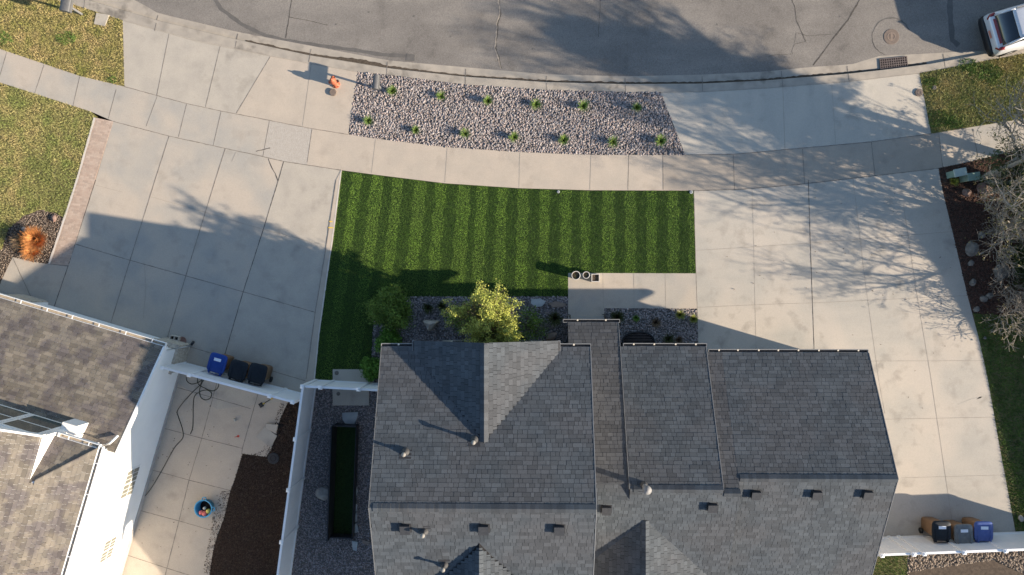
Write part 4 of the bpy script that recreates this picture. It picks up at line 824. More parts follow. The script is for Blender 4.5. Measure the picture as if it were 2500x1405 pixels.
# ------------------------------------------------------------------ car at the upper right
p = P(2418, 84, .7); th = math.radians(15.5); car = empty('parked_car', (p.x + 2.25 * math.cos(th), p.y + 2.25 * math.sin(th), RZ), th, label='white hatchback car parked against the kerb, cut off at the right edge', cat='car')
def loft(mb, secs, m, smooth=True):
    n = len(secs[0]); mb.add([v for s_ in secs for v in s_], [(i * n + k, i * n + (k + 1) % n, (i + 1) * n + (k + 1) % n, (i + 1) * n + k) for i in range(len(secs) - 1) for k in range(n)] + [list(range(n))[::-1], [(len(secs) - 1) * n + k for k in range(n)]], m, smooth)
def ring(x, wd, z0, z1, tuck=.9, n=28, ex=.35):
    out = []
    for k in range(n):
        a_ = 2 * math.pi * k / n; c_, s_ = math.cos(a_), math.sin(a_); yy = wd / 2 * math.copysign(abs(c_) ** ex, c_); zz = (z0 + z1) / 2 + (z1 - z0) / 2 * math.copysign(abs(s_) ** ex, s_)
        f = 1 if s_ < 0 else 1 - (1 - tuck) * max(0, (zz - (z0 + z1) / 2) / ((z1 - z0) / 2)); out.append((x, yy * f, zz))
    return out
q = MB(); loft(q, [ring(-2.22, 1.35, .40, .86), ring(-2.17, 1.60, .32, .98), ring(-2.0, 1.74, .25, 1.02), ring(-1.3, 1.78, .22, 1.0), ring(0, 1.79, .20, .97), ring(1.0, 1.78, .22, .95), ring(1.7, 1.72, .24, .86), ring(2.05, 1.6, .27, .74), ring(2.2, 1.35, .32, .62)], 'car_paint'); q.build('body', car)
q = MB(); loft(q, [ring(-2.03, 1.38, .93, 1.05, .9), ring(-1.75, 1.38, .93, 1.33, .88), ring(-1.5, 1.34, .93, 1.47, .86), ring(-.9, 1.34, .93, 1.53, .86), ring(0, 1.34, .93, 1.53, .86), ring(.5, 1.36, .93, 1.40, .86), ring(.85, 1.40, .93, 1.18, .88), ring(1.15, 1.42, .90, .97, .9)], 'car_glass'); q.build('window', car)
q = MB(); loft(q, [ring(-1.62, 1.12, 1.43, 1.455), ring(-1.5, 1.2, 1.455, 1.49), ring(-.9, 1.2, 1.50, 1.553), ring(0, 1.2, 1.50, 1.553), ring(.25, 1.12, 1.46, 1.51)], 'car_paint'); q.build('roof', car)
for sg in (-1, 1):
    q = MB(); q.box(-1.5, .3, sg * .62 - .015, sg * .62 + .015, 1.50, 1.565, 'trim_grey'); q.build('roof_rail', car)
    q = MB(); q.tube([(-2.02, sg * .66, 1.0), (-1.75, sg * .63, 1.29), (-1.5, sg * .60, 1.45)], .045, 'car_paint', 6); q.build('pillar', car)
    q = MB(); q.tube([(-2.19, sg * .60, .80), (-2.10, sg * .70, .90), (-1.98, sg * .74, 1.0)], [.05, .085, .06], 'tail_red', 8); q.build('tail_light', car)
    q = MB(); q.tube([(2.12, sg * .45, .62), (2.0, sg * .66, .66), (1.85, sg * .76, .7)], [.05, .07, .04], 'headlight', 8); q.build('headlight', car)
    q = MB(); q.box(.55, .72, sg * .98 - .1, sg * .98 + .1, .95, 1.07, 'car_paint'); q.build('mirror', car)
    for x in (-1.4, 1.35):
        q = MB(); q.lathe([(.19, -.1), (.32, -.1), (.335, 0), (.32, .1), (.19, .1)], 'rubber', n=26, T=Matrix.Translation((x, sg * .80, .33)) @ Matrix.Rotation(math.pi / 2, 4, 'X')); wh = q.build('wheel', car)
        q = MB(); q.lathe([(.0, -.09), (.2, -.09), (.2, .09), (0, .09)], 'metal', n=20, T=Matrix.Translation((x, sg * .80, .33)) @ Matrix.Rotation(math.pi / 2, 4, 'X')); q.build('rim', wh)
q = MB(); loft(q, [ring(-2.30, 1.30, .36, .60), ring(-2.24, 1.62, .32, .66), ring(-2.1, 1.76, .32, .66)], 'car_black'); q.build('rear_bumper', car)
q = MB(); q.box(-2.245, -2.232, -.16, .16, .72, .82, 'plate'); q.build('number_plate', car)
q = MB(); q.box(-2.12, -2.02, -.52, .52, .99, 1.035, 'tail_red'); q.build('brake_light', car)

# ------------------------------------------------------------------ small things
hs = MB()
def smooth_path(pts, n=8):
    out = []; pts = [Vector(p) for p in pts]
    for i in range(len(pts) - 1):
        p0, p1, p2, p3 = pts[max(i - 1, 0)], pts[i], pts[i + 1], pts[min(i + 2, len(pts) - 1)]
        for k in range(n):
            t_ = k / n; out.append(.5 * ((2 * p1) + (-p0 + p2) * t_ + (2 * p0 - 5 * p1 + 4 * p2 - p3) * t_ ** 2 + (-p0 + 3 * p1 - 3 * p2 + p3) * t_ ** 3))
    return out + [pts[-1]]
hp = [(322, 1236), (360, 1205), (395, 1150), (425, 1095), (446, 1070), (446, 1048), (436, 1020), (433, 1005), (446, 985), (470, 958), (490, 938), (495, 915), (486, 905), (483, 935), (500, 948), (520, 955), (533, 945), (532, 925), (518, 915), (500, 925), (488, 950), (490, 970), (502, 977), (514, 972), (516, 960), (504, 953), (488, 957), (475, 968), (472, 990), (472, 1020), (470, 1045), (465, 1060)]
hs.tube(smooth_path([P(x, y, .03) + Vector((0, 0, .012 * (i % 3))) for i, (x, y) in enumerate(hp)]), .014, 'hose', 8)
hs.tube(smooth_path([P(x, y, .03) for x, y in [(455, 918), (456, 930), (466, 938), (480, 936), (492, 928), (500, 915)]]), .014, 'hose', 8)
hs.build('garden_hose', label='dark garden hose lying coiled and trailing across the patio', cat='hose')
p = P(425, 826, .19); q = MB()
for x0, x1, y0, y1 in ((-.2, .2, -.1, -.07), (-.2, .2, .07, .1), (-.2, -.165, -.07, .07), (.165, .2, -.07, .07), (-.018, .018, -.07, .07)): q.box(x0, x1, y0, y1, 0, .19, 'conc_bright')
q.box(-.16, .16, -.07, .07, .01, .02, 'void'); o = q.build('cinder_block', label='grey two hole cinder block on the driveway by the stone pillar', cat='cinder block'); o.location = (p.x, p.y, .012); o.rotation_euler = (0, 0, -.17)
q = MB(); q.lathe([(0, .0), (.13, 0), (.17, .05), (.165, .055), (.13, .02), (0, .02)], 'terracotta', n=24); o = q.build('clay_saucer', label='round clay saucer beside the cinder block', cat='saucer'); p = P(447, 832); o.location = (p.x, p.y, .012)
a, b = P(668, 971, .03), P(634, 992, .03); root = empty('hand_tool', a, math.atan2(b.y - a.y, b.x - a.x), label='black and yellow long handled tool lying below the gate fence', cat='tool')
L = (b - a).length; q = MB(); q.tube([(0, 0, .0), (L * .8, 0, .0)], .017, 'black', 8); q.build('shaft', root); q = MB(); q.tube([(0, 0, 0), (L * .22, 0, 0)], .024, 'tool_yellow', 8); q.tube([(L * .62, 0, 0), (L * .8, 0, 0)], .024, 'tool_yellow', 8); q.build('grip', root)
q = MB(); q.box(L * .78, L, -.1, .09, -.02, .03, 'black'); q.build('head', root)
p = P(573, 1022); q = MB(); q.lathe([(0, 0), (.035, 0), (.05, .13), (.042, .13), (.03, .01), (0, .01)], 'cup', n=18, T=Matrix.Rotation(1.3, 4, 'X')); o = q.build('cup', label='small pale cup lying on the patio', cat='cup'); o.location = (p.x, p.y, .06); o.rotation_euler = (0, 0, .6)
p = P(579, 1066); root = empty('toy_shovel', (p.x, p.y, .02), .1, label='small red plastic toy shovel on the patio', cat='toy'); q = MB(); q.tube([(-.1, -.02, .0), (.02, 0, .01)], .012, 'toy_red', 6); q.build('handle', root); q = MB(); q.lathe([(0, 0), (.045, 0), (.05, .02), (.04, .015), (0, .006)], 'toy_red', (.06, .01, -.005), 14); q.build('scoop', root)
# toy bucket full of toys
p = P(506, 1236); tb = empty('toy_bucket', (p.x, p.y, .012), .3, label='light blue toy tub filled with pink and yellow toys', cat='toy tub')
q = MB(); q.lathe([(0, .02), (.26, .02), (.3, 0), (.36, .34), (.385, .35), (.385, .37), (.34, .37), (.33, .34), (.27, .04)], 'toy_blue', n=32); q.build('tub', tb); q = MB(); q.lathe([(.27, .05), (0, .05)], 'void', n=20); q.build('tub_inside', tb)
for a_ in (1.2, -.35):
    q = MB(); c_, s_ = math.cos(a_), math.sin(a_); q.tube([(c_ * .36 - s_ * .09, s_ * .36 + c_ * .09, .33), (c_ * .47 - s_ * .06, s_ * .47 + c_ * .06, .33), (c_ * .47 + s_ * .06, s_ * .47 - c_ * .06, .33), (c_ * .36 + s_ * .09, s_ * .36 - c_ * .09, .33)], .025, 'toy_blue', 8); q.build('handle', tb)
for (dx, dy, z, r_, m, nm) in ((-.12, -.19, .27, .10, 'toy_pink', 'pink toy ball in the blue tub, left'), (.03, -.22, .28, .11, 'toy_pink', 'pink toy ball in the blue tub, middle'), (.17, -.13, .27, .095, 'toy_yellow', 'yellow toy ball in the blue tub'), (-.01, -.02, .22, .07, 'cup', 'pale toy in the middle of the blue tub')):
    q = MB(); n = 10; q.lathe([(r_ * math.sin(t_), z - r_ * math.cos(t_)) for t_ in np.linspace(0, math.pi, n)], m, (dx, dy, 0), 16); o = q.build('toy_ball', label=nm, cat='toy'); o.location = (p.x, p.y, .012)
# loose pavers, black lid, pads, raised bed
def slab_thing(name, pts, z0, th, m, label, cat, tilt=0, tx=0):
    c_ = sum(PP(pts), Vector()) / len(pts); q = MB(); q.prism([v - c_ for v in PP(pts)], 0, th, m); o = q.build(name, label=label, cat=cat); o.location = (c_.x, c_.y, z0); o.rotation_euler = (tx, tilt, 0); return o
slab_thing('paver_slab', [(648, 1042), (677, 1064), (662, 1092), (626, 1066)], .02, .045, 'conc_cool', 'square grey paver slab lying at the edge of the mulch', 'paver', .04)
slab_thing('paver_slab', [(652, 1034), (682, 1036), (676, 1058), (650, 1046)], .06, .04, 'conc_old', 'thin paver slab leaning on the square one by the mulch', 'paver', -.15, .1)
disc('drain_lid', 668, 1119, .24, 'black', 'large round black lid in the mulch near the loose pavers', 'lid', 0, .05, 'rubber')
slab_thing('concrete_pad', [(813, 902), (900, 902), (902, 990), (813, 990)], 0, .05, 'conc_cool', 'grey rectangular concrete pad passing beneath the short white fence', 'concrete pad')
disc('valve_cover', 822, 911, .09, 'boulder_grey', 'small round cover on the pad in front of the short fence', 'valve cover', .052, .01, 'iron'); disc('valve_cover', 826, 962, .08, 'boulder_grey', 'small round cover on the pad behind the short fence', 'valve cover', .052, .01, 'iron')
rbp = P(845, 1170); rb_ = empty('raised_bed', (rbp.x, rbp.y, 0), -.035, label='long narrow black sided bed with turf in the side gravel', cat='raised bed')
q = MB(); Lb, Wb = 2.36, .47
q.box(-Wb - .03, -Wb + .02, -Lb, Lb, 0, .9, 'black'); q.box(Wb - .02, Wb, -Lb, Lb, 0, .5, 'black'); q.box(-Wb, Wb, -Lb, -Lb + .05, 0, .5, 'black'); q.box(-Wb, Wb, Lb - .05, Lb, 0, .5, 'black'); q.build('frame', rb_)
q = MB(); q.box(-Wb + .02, Wb - .02, -Lb + .05, Lb - .05, 0, .05, 'turf_base'); q.build('turf', rb_)
blades('turf_pile', [(-Wb + .03, -Lb + .06), (Wb - .03, -Lb + .06), (Wb - .03, Lb - .06), (-Wb + .03, Lb - .06)], 1200, .02, .04, .022, 'turf_shaded', .05, parent=rb_)
fl = [([(836, 1008), (875, 1006), (873, 1020), (864, 1038), (846, 1037), (837, 1024)], 'flag', 'pale flagstone at the upper end of the black sided bed'), ([(870, 1185), (874, 1200), (868, 1218), (865, 1200)], 'flag', 'small flagstone beside the bed, uppermost of four'), ([(866, 1228), (873, 1232), (872, 1248), (865, 1246)], 'flag', 'small flagstone beside the bed, second of four'), ([(863, 1254), (872, 1253), (873, 1272), (863, 1276)], 'flag', 'small flagstone beside the bed, third of four'), ([(864, 1280), (872, 1278), (876, 1298), (864, 1302)], 'flag', 'flagstone at the lower right corner of the bed'),
      ([(860, 1320), (874, 1322), (872, 1345), (862, 1342)], 'flag', 'flagstone just below the black sided bed'), ([(884, 1316), (906, 1324), (896, 1330), (886, 1326)], 'flag_brown', 'brown flagstone near the lower left wall of the house'),
      ([(1297, 731), (1318, 729), (1332, 736), (1324, 748), (1308, 750), (1296, 741)], 'flag', 'pale blue grey flagstone in the front bed next to the turf'), ([(1338, 740), (1358, 736), (1382, 742), (1378, 750), (1350, 751)], 'flag_brown', 'brown flagstone in the front bed beside the path'), ([(1222, 828), (1240, 826), (1250, 832), (1236, 840), (1222, 836)], 'flag_brown', 'flagstone in the shade against the front gable')]
for pts, m, lab in fl: slab_thing('flagstone', pts, .0, .06, m, lab, 'flagstone')
def boulder(px, py, r, m, label, sx=1, sy=1, h=.7, pts=None, rz=None, z=0):
    p = P(px, py); import bmesh
    bm = bmesh.new(); bmesh.ops.create_icosphere(bm, subdivisions=3, radius=1)
    pl_ = [Vector(np.array([random.gauss(0, 1) for _ in range(3)])).normalized() for _ in range(11)]; ds_ = [random.uniform(.62, .86) for _ in pl_]
    for v in bm.verts:
        for n_, d0 in zip(pl_, ds_):
            k = v.co.dot(n_)
            if k > d0: v.co -= n_ * (k - d0) * .93
        v.co.x *= r * sx; v.co.y *= r * sy; v.co.z *= r * h
    me = bpy.data.meshes.new('boulder'); bm.to_mesh(me); bm.free(); me.materials.append(M[m])
    o = link('boulder', me, label=label, cat='boulder', group='landscape boulders'); o.location = (p.x, p.y, z + r * h * .35); o.rotation_euler = (0, 0, random.uniform(0, 6) if rz is None else rz); return o
c_ = PP([(1031, 781), (1075, 783), (1050, 812)]); q = MB(); cc = sum(c_, Vector()) / 3
top = [(v - cc) * .8 + Vector((0, 0, .42)) for v in c_]; mid_ = []
ring1 = []; ring0 = []
for i in range(3):
    a, b = c_[i] - cc, c_[(i + 1) % 3] - cc
    for t_ in (.12, .5, .88): v = a.lerp(b, t_) * random.uniform(1.0, 1.08); ring0.append(v); ring1.append(v * random.uniform(.72, .85) + Vector((0, 0, random.uniform(.3, .42))))
k = 9; q.add(ring0 + ring1 + [Vector((0, 0, .47))], [(i, (i + 1) % k, (i + 1) % k + k, i + k) for i in range(k)] + [(i + k, (i + 1) % k + k, 2 * k) for i in range(k)], 'boulder'); o = q.build('boulder', label='pale wedge shaped boulder in the dark front bed', cat='boulder', group='landscape boulders'); o.location = cc
boulder(789, 1203, .30, 'boulder', 'rounded two tone boulder in the side gravel left of the black bed', 1.0, 1.1, .8)
for px, py, r_, m, lab, sx, sy in ((2370, 608, .30, 'boulder_grey', 'largest grey boulder in the mulch right of the driveway', .9, 1.15), (2369, 643, .14, 'boulder_grey', 'small pale boulder just below the largest grey one', 1, 1), (2358, 472, .22, 'boulder_red', 'grey and red boulder below the utility boxes', 1, .8), (2402, 463, .34, 'boulder_red', 'large reddish boulder below the evergreen', 1.2, .8), (2372, 690, .18, 'boulder_grey', 'flat grey stone low in the right mulch', 1, .8), (2400, 730, .18, 'boulder_grey', 'grey stone at the end of the mulch by the dark grass', 1, .8), (2440, 665, .35, 'boulder_grey', 'broad grey boulder under the bare branches', 1.1, .9), (2414, 722, .16, 'boulder_grey', 'round grey stone next to the lower bare shrub', 1, 1), (2382, 755, .14, 'boulder_grey', 'small stone where the mulch meets the dark grass', 1, 1),
                                (2395, 575, .16, 'boulder_grey', 'small stone to the right of the largest grey boulder', 1, 1), (2470, 620, .3, 'boulder_grey', 'grey rock under the middle of the bare tree', 1, 1), (132, 533, .16, 'boulder_red', 'pinkish rock at the top of the orange grass bed', 1.2, .8), (60, 560, .12, 'boulder', 'small tan rock left of the orange grass', 1, 1), (2404, 826, .08, 'boulder_grey', 'tiny grey stone on the dark right lawn edge', 1, 1), (1345, 822, .24, 'flag_brown', 'brown boulder in the shade beside the porch roof', 1.2, .7), (1262, 815, .25, 'boulder_grey', 'grey boulder in the shade below the golden tree', 1, .8), (2490, 1265, .16, 'boulder', 'pale stone at the right edge of the driveway grass', .7, 1)):
    boulder(px, py, r_, m, lab, sx, sy)
# window well with grate
p = P(1558, 832); ww_ = empty('window_well', (p.x, p.y, 0), label='black barred grate over a half round window well in the right bed', cat='window well'); q = MB(); arc = [(.68 * math.cos(t_), .62 * math.sin(t_) ** .6 - .25) for t_ in np.linspace(0, math.pi, 20)]
q.prism([Vector((x, y, 0)) for x, y in arc], 0, .05, 'void'); q.build('well', ww_); q = MB(); q.tube([(x, y, .08) for x, y in arc] + [(arc[0][0], arc[0][1], .08)], .035, 'black', 6)
for k in range(9): y = -.2 + k * .065; x = .66 * math.sqrt(max(0, 1 - ((y + .25) / .66) ** 2)); q.tube([(-x, y, .08), (x, y, .08)], .012, 'iron', 5)
q.build('grate', ww_)
# pots
def pot(px, py, r0, hh, lab, sq=False):
    p = P(px, py, hh); root = empty('planter_pot', (p.x, p.y, .015), label=lab, cat='planter', group='pots beside the path'); q = MB()
    if sq:
        for x0, x1, y0, y1 in ((-r0, r0, -r0, -r0 + .025), (-r0, r0, r0 - .025, r0), (-r0, -r0 + .025, -r0 + .025, r0 - .025), (r0 - .025, r0, -r0 + .025, r0 - .025)): q.box(x0, x1, y0, y1, 0, hh, 'pot_white')
    else: q.lathe([(0, 0), (r0 * .7, 0), (r0, hh), (r0 - .025, hh), (r0 * .72, .1)], 'pot_white', n=28)
    q.build('pot', root); q = MB(); rr = (r0 - .03) * (.95 if not sq else 1)
    if sq: q.box(-rr, rr, -rr, rr, .02, hh - .06, 'soil')
    else: q.lathe([(rr * .95, .1), (rr * .95, hh - .07), (0, hh - .05)], 'soil', n=20)
    q.build('soil', root)
    blades('plant', [(-rr * .6, -rr * .6), (rr * .6, -rr * .6), (rr * .6, rr * .6), (-rr * .6, rr * .6)], 500, .03, .08, .02, 'tuft_plum' if sq else 'tuft_dark', hh - .06, parent=root, lean=1.2, kind=None)
pot(1406, 673, .185, .55, 'larger round white rimmed pot on the path corner'); pot(1431, 672, .15, .50, 'smaller round white rimmed pot between the larger pot and the square planter'); pot(1454, 679, .165, .35, 'square white planter with dry soil beside two round pots', True)

# ------------------------------------------------------------------ plants
def tuft(name, px, py, h, r0, n, m, label, group=None, cat='ornamental grass', wd=.012, up=.9, z=0):
    p = P(px, py); a = rng.uniform(0, 6.28, n); rr = r0 * .25 * np.sqrt(rng.uniform(0, 1, n)); bx = rr * np.cos(a); by = rr * np.sin(a)
    hh = h * rng.uniform(.5, 1.0, n); out = r0 * rng.uniform(.15, 1, n); a2 = a + rng.normal(0, .5, n); V = []; Fc = []
    for i in range(n):
        dx, dy = math.cos(a2[i]), math.sin(a2[i]); px_, py_ = -dy * wd / 2, dx * wd / 2; o = len(V)
        for t_, wv in ((0, 1), (.5, .9), (.85, .5), (1.0, .1)):
            x = bx[i] + dx * out[i] * t_ ** 1.6; y = by[i] + dy * out[i] * t_ ** 1.6; zz = hh[i] * (t_ if t_ < .9 else .93 * t_ + .0) * (1 - .25 * t_ * (out[i] / r0))
            V += [(x - px_ * wv, y - py_ * wv, zz), (x + px_ * wv, y + py_ * wv, zz)]
        for k in range(3): Fc.append((o + 2 * k, o + 2 * k + 1, o + 2 * k + 3, o + 2 * k + 2))
    ob = fast(name, V, Fc, m, label=label, cat=cat, group=group); ob.location = (p.x, p.y, z); return ob
ordn = ['first', 'second', 'third', 'fourth', 'fifth', 'sixth', 'seventh']
for row, pts in (('street', [(961, 226), (1078, 237), (1192, 249), (1309, 257), (1424, 262), (1553, 266)]), ('sidewalk', [(902, 298), (1016, 320), (1137, 329), (1256, 338), (1376, 344), (1496, 349), (1612, 347)])):
    for i, (x, y) in enumerate(pts):
        tuft('grass_clump', x, y, random.uniform(.34, .52), random.uniform(.21, .30), random.randint(170, 260), 'tuft', f'{ordn[i]} small green clump from the left, {row} row of rock bed', 'grass clumps planted in the river rock bed')
tuft('ornamental_grass', 98, 586, .75, .55, 1000, 'tuft_orange', 'big orange dried ornamental grass in the left bed', wd=.018)
tuft('ornamental_grass', 84, 612, .45, .5, 420, 'tuft_orange', 'smaller orange grass tuft spilling left below the big one', wd=.018)
tuft('ornamental_grass', 62, 590, .55, .5, 300, 'tuft_plum', 'dark purple grass behind the orange one', wd=.018)
tuft('ornamental_grass', 1047, 752, .5, .28, 260, 'tuft_dark', 'dark grass clump between the round shrub and golden tree, left', wd=.015); tuft('ornamental_grass', 1080, 748, .45, .26, 240, 'tuft_dark', 'dark grass clump near the turf edge, left of the golden tree', wd=.015)
tuft('ornamental_grass', 1355, 778, .7, .36, 420, 'tuft_dark', 'tall dark grass left of the porch steps', wd=.015); tuft('ornamental_grass', 1504, 775, .75, .34, 420, 'tuft_dark', 'tall dark grass right of the porch steps', wd=.015)
tuft('ornamental_grass', 1552, 777, .25, .17, 220, 'leaf_mid', 'small bright green plant in the right bed'); tuft('ornamental_grass', 1600, 788, .4, .26, 260, 'tuft_plum', 'brownish clump in the middle of the right bed')
tuft('ornamental_grass', 1657, 769, .55, .22, 300, 'tuft_lime', 'sunlit lime grass clump near the path edge', wd=.014); tuft('ornamental_grass', 1690, 779, .5, .2, 300, 'tuft_lime', 'sunlit lime grass clump at the driveway corner of the bed', wd=.014)
tuft('ornamental_grass', 1630, 828, .45, .28, 260, 'tuft_dark', 'dark clump under the gutter, left of two'); tuft('ornamental_grass', 1655, 831, .4, .22, 220, 'tuft_plum', 'brown clump under the gutter, right of two')
tuft('ornamental_grass', 2325, 445, .3, .22, 200, 'tuft_lime', 'small yellow green plant in the mulch by the driveway')
def grow(p, d, ln_, r_, lev, segs, tips, spread=.6, kids=(2, 4), up=.15, wob=.25, ratio=.72, stop=.004):
    d = d.normalized(); n = 3 if lev > 1 else 2; q = p.copy()
    for i in range(n):
        dd = (d + Vector((random.gauss(0, wob), random.gauss(0, wob), random.gauss(0, wob) * .6 + up * .5)) * .5).normalized(); r2 = r_ * (1 - .28 * (i + 1) / n); e = q + dd * (ln_ / n)
        segs.append((q, e, r_ * (1 - .28 * i / n), r2)); d = dd
        if lev > 0 and i < n - 1 and random.random() < .75:
            a_ = Vector((random.gauss(0, 1), random.gauss(0, 1), random.gauss(0, .5))); a_ = (a_ - d * a_.dot(d)).normalized()
            grow(e, d * .65 + a_ * spread + Vector((0, 0, up)), ln_ * ratio * .75, r2 * .55, lev - 1, segs, tips, spread, kids, up, wob, ratio, stop)
        q = e
    if lev <= 0: tips.append((q, d)); return
    for _ in range(random.randint(*kids)):
        a_ = Vector((random.gauss(0, 1), random.gauss(0, 1), random.gauss(0, .5))); a_ = (a_ - d * a_.dot(d)).normalized()
        grow(q, d + a_ * spread * random.uniform(.6, 1.2) + Vector((0, 0, up)), ln_ * ratio * random.uniform(.8, 1.15), r_ * .62, lev - 1, segs, tips, spread, kids, up, wob, ratio, stop)
def seg_mesh(name, segs, m, parent, k=4, rmin=.004):
    P0 = np.array([s_[0] for s_ in segs]); P1 = np.array([s_[1] for s_ in segs]); R0 = np.maximum([s_[2] for s_ in segs], rmin); R1 = np.maximum([s_[3] for s_ in segs], rmin)
    d = P1 - P0; d /= np.linalg.norm(d, axis=1)[:, None]; ref = np.where(np.abs(d[:, 2:3]) > .9, [[1., 0, 0]], [[0, 0, 1.]]); a = np.cross(d, ref); a /= np.linalg.norm(a, axis=1)[:, None]; b = np.cross(d, a)
    n = len(segs); V = np.zeros((n, 2 * k, 3))
    for i in range(k):
        t_ = 2 * math.pi * i / k; o = a * math.cos(t_) + b * math.sin(t_); V[:, i] = P0 + o * R0[:, None] - d * .004; V[:, k + i] = P1 + o * R1[:, None] + d * .004
    f = np.array([(i, (i + 1) % k, (i + 1) % k + k, i + k) for i in range(k)]); Fc = (f[None] + (np.arange(n) * 2 * k)[:, None, None]).reshape(-1, 4)
    return fast(name, V.reshape(-1, 3), Fc, m, parent, smooth=True)
def leaf_cloud(name, C, nper, spread, size, m, parent, elong=2.0, flat=.6):
    C = np.array(C); n = len(C) * nper; c_ = np.repeat(C, nper, 0) + rng.normal(0, 1, (n, 3)) * spread * np.array([1, 1, .7]); sz = size * rng.uniform(.5, 1.3, n)[:, None]
    u = rng.normal(0, 1, (n, 3)); u[:, 2] *= flat; u /= np.linalg.norm(u, axis=1)[:, None]; v = np.cross(u, rng.normal(0, 1, (n, 3))); v /= np.linalg.norm(v, axis=1)[:, None]
    V = np.stack([c_ - u * sz * elong / 2, c_ + v * sz / 2, c_ + u * sz * elong / 2, c_ - v * sz / 2], 1)
    return fast(name, V.reshape(-1, 3), np.arange(4 * n).reshape(-1, 4), m, parent)
def plant_root(name, px, py, label, cat, xy=None, group=None):
    p = P(px, py) if xy is None else Vector((*xy, 0)); return empty(name, (p.x, p.y, 0), label=label, cat=cat, group=group)
# golden tree in front of the gable
random.seed(11)
tr = plant_root('golden_tree', 1210, 768, 'sunlit yellow green tree rising in front of the dark gable', 'tree'); segs = []; tips = []
for i in range(7):
    a_ = i * .9; grow(Vector((.1 * math.cos(a_), .1 * math.sin(a_), 0)), Vector((.16 * math.cos(a_), .16 * math.sin(a_) + .02, 1)), 1.5, .05, 4, segs, tips, .5, (2, 3), .22, .25, .70)
zt = max(t_[0].z for t_ in tips); k_ = 5.1 / zt
def sc(v): return Vector((v.x * .98, v.y * .98, v.z * k_))
segs = [(sc(a), sc(b), c_, d) for a, b, c_, d in segs]; tips = [sc(t_[0]) for t_ in tips]
tips = [v for v in tips if math.sin(4.1 * v.x + 1.0) * math.sin(3.7 * v.y + .5) + .6 * math.sin(3.3 * v.z + 2 * v.x) > -.22]
for a, b in (((.0, .0, 3.6), (.35, 1.25, 5.2)), ((.1, .3, 3.2), (-.25, 1.0, 4.6)), ((0, 0, 3.6), (1.05, .55, 4.4)), ((0, 0, 3), (-.9, -.3, 4.3))):
    a, b = Vector(a), Vector(b); segs.append((a, b, .03, .006)); tips += [a.lerp(b, t_) for t_ in np.linspace(.3, 1, 9)]
seg_mesh('trunk', segs, 'bark_dark', tr)
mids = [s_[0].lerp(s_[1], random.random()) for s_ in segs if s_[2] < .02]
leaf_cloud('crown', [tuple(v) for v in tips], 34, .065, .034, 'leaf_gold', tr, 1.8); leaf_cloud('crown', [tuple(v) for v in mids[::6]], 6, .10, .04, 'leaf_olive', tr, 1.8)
def shrub(name, px, py, r_, h, n, m, label, size=.06, per=14, cat='shrub', spr=.11, branches=True, sq=1.0):
    root = plant_root(name, px, py, label, cat); C = []; segs = []
    for i in range(n):
        a_ = random.uniform(0, 6.28); ph = math.acos(random.uniform(.0, 1)); rad = random.uniform(.45, 1) ** .5 * (1 + .16 * math.sin(3 * a_ + px) + .1 * math.sin(7 * a_))
        v = Vector((r_ * rad * math.sin(ph) * math.cos(a_), r_ * sq * rad * math.sin(ph) * math.sin(a_), h * (.12 + .88 * rad * math.cos(ph)))); C.append(tuple(v))
        if i % 5 == 0: segs.append((Vector((0, 0, .05)), v * .55 + Vector((0, 0, .05)), .02, .012)); segs.append((v * .55 + Vector((0, 0, .05)), v, .012, .005))
    seg_mesh('stem', segs, 'bark_dark', root); leaf_cloud('foliage', C, per, spr, size, m, root); return root
shrub('round_shrub', 959, 752, .86, 1.35, 420, 'leaf_dark', 'big olive green spreading shrub at the corner of the turf', .05, 20)
shrub('round_shrub', 952, 832, .50, .8, 200, 'leaf_mid', 'bright green round shrub against the upper roof corner', .045, 20, spr=.07)
shrub('round_shrub', 912, 898, .46, .8, 190, 'leaf_mid', 'bright green round shrub beside the concrete pad', .045, 20, spr=.07)
shrub('loose_shrub', 1130, 772, .62, 1.1, 170, 'leaf_dark', 'loose dark shrub in the shade left of the golden tree', .045, 9)
shrub('loose_shrub', 1290, 795, .75, .9, 170, 'leaf_dark', 'loose low shrub in the shade right of the golden tree', .045, 8)
shrub('loose_shrub', 1210, 800, .7, 1.0, 150, 'leaf_dark', 'dark shrub under the golden tree', .045, 8)
# trees on the right: evergreen and bare trees
def bare_tree(xy, h, spread, stems, label, lev=5, m='bark', lean=(0, 0), r0=.09, buds=None, kids=(2, 3), fl=.25, name='bare_tree'):
    root = plant_root(name, 0, 0, label, 'tree', xy); segs = []; tips = []
    for i in range(stems):
        a_ = 6.28 * i / stems + random.uniform(-.3, .3); grow(Vector((.12 * math.cos(a_), .12 * math.sin(a_), 0)), Vector((fl * math.cos(a_) + lean[0], fl * math.sin(a_) + lean[1], 1)), h * .30, r0, lev, segs, tips, spread, kids, .16, .3, .74)
    zt = max(t_[0].z for t_ in tips); k_ = h / zt; segs = [(a * k_, b * k_, c_, d) for a, b, c_, d in segs]
    big = [s_ for s_ in segs if s_[2] > .02]; small = [s_ for s_ in segs if s_[2] <= .02]
    seg_mesh('trunk', big, m, root, 6); seg_mesh('crown', small, m, root, 3, .0055)
    if buds: leaf_cloud('foliage', [tuple(t_[0] * k_) for t_ in tips[::2]], buds, .07, .045, 'bud', root)  # leaf buds at the branch tips, added to thicken the tree's shade
    return root
random.seed(15); bare_tree((19.4, 4.8), 8.6, .70, 4, 'tall grey bare tree with several stems behind the evergreen', 5, r0=.12, buds=3, lean=(.16, -.04), fl=.28)
random.seed(8); bare_tree((20.4, 2.8), 7.6, .75, 4, 'pale grey bare tree spreading over the right mulch bed', 5, r0=.09, fl=.38, kids=(2, 3), lean=(.12, 0), buds=3)
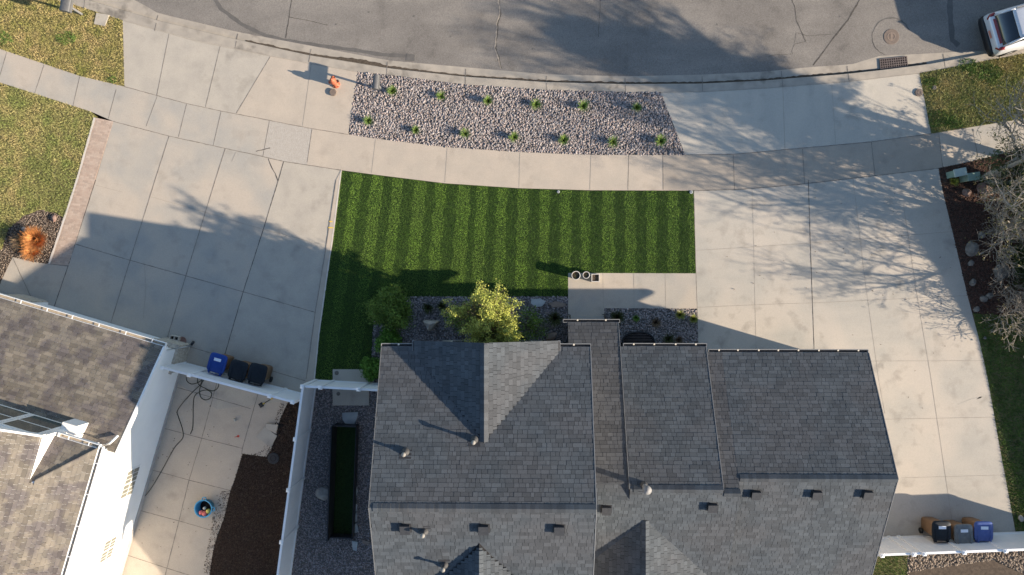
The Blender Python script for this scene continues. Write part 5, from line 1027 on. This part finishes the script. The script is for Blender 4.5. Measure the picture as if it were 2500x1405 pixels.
random.seed(21); bare_tree((21.4, .7), 5.6, .7, 3, 'low bare shrub tree with a few yellow buds at the lower right bed', 5, r0=.06, fl=.5, buds=1)
random.seed(3)
def evergreen(xy, z0, z1, R0, R1, n, label, per=40):
    ev = plant_root('evergreen_tree', 0, 0, label, 'tree', xy); segs = []; C = []
    for k in range(3): q_ = Vector((.25 * math.cos(k * 2.1), .25 * math.sin(k * 2.1), z0 * .8)); segs += [(Vector((0, 0, 0)), q_, .12, .09), (q_, Vector((q_.x * 1.6, q_.y * 1.6, z1 - .4)), .09, .02)]
    for i in range(n):
        f = (i / n) ** 1.1; z = z0 + (z1 - z0) * f; a_ = i * 2.4; L = (R0 + (R1 - R0) * max(0, (f - .35) / .65)) * random.uniform(.45, 1.1) * (1 + .2 * math.sin(a_ * 3)); e = Vector((math.cos(a_) * L, math.sin(a_) * L, z + .25 * L * random.uniform(-.5, 1)))
        s_ = Vector((0, 0, max(.1, z - .2))); segs.append((s_, e, .03, .008)); C += [tuple(s_.lerp(e, t_) + Vector((random.gauss(0, .1), random.gauss(0, .1), random.gauss(0, .08)))) for t_ in np.linspace(.35, 1, 10)]
    seg_mesh('trunk', segs, 'bark_dark', ev); leaf_cloud('crown', C, per, .10, .034, 'needle', ev, 3.5)
evergreen((20.1, 4.5), .9, 4.0, 1.75, 1.0, 85, 'dark green bushy evergreen at the right edge above the bare branches', 24)
evergreen((22.4, 5.1), 3.6, 7.6, 1.7, .7, 150, 'taller evergreen beyond the right edge that shades the street')
evergreen((20.9, 1.2), .2, 1.3, 1.0, .5, 50, 'low green juniper under the bare branches at the right edge', 26)
def thicket(xy, h, n, spr, lev, label, sd, m='bark', buds=None):
    random.seed(sd); root = plant_root('bare_shrub', 0, 0, label, 'shrub', xy); segs = []; tips = []
    for i in range(n):
        a_ = random.uniform(0, 6.28); q_ = random.uniform(0, .5); grow(Vector((q_ * math.cos(a_), q_ * math.sin(a_), 0)), Vector((spr * math.cos(a_), spr * math.sin(a_), 1)), h * .42, .022, lev, segs, tips, .7, (2, 3), .08, .35, .74)
    seg_mesh('stem', segs, m, root, 3, .0055)
    if buds: leaf_cloud('foliage', [tuple(t_[0]) for t_ in tips[::3]], buds, .03, .035, 'bud', root)  # leaf buds at the shrub's twig tips
thicket((20.0, 2.3), 1.7, 16, .9, 3, 'pale tangled bare shrub overhanging the grey boulders', 31)
thicket((20.6, .6), 1.6, 12, .9, 3, 'thinner bare shrub between the pale tangle and the yellow budded one', 33)
thicket((20.4, -.9), 1.5, 14, .9, 3, 'bare shrub with yellow buds where the mulch meets the dark grass', 32, buds=2)
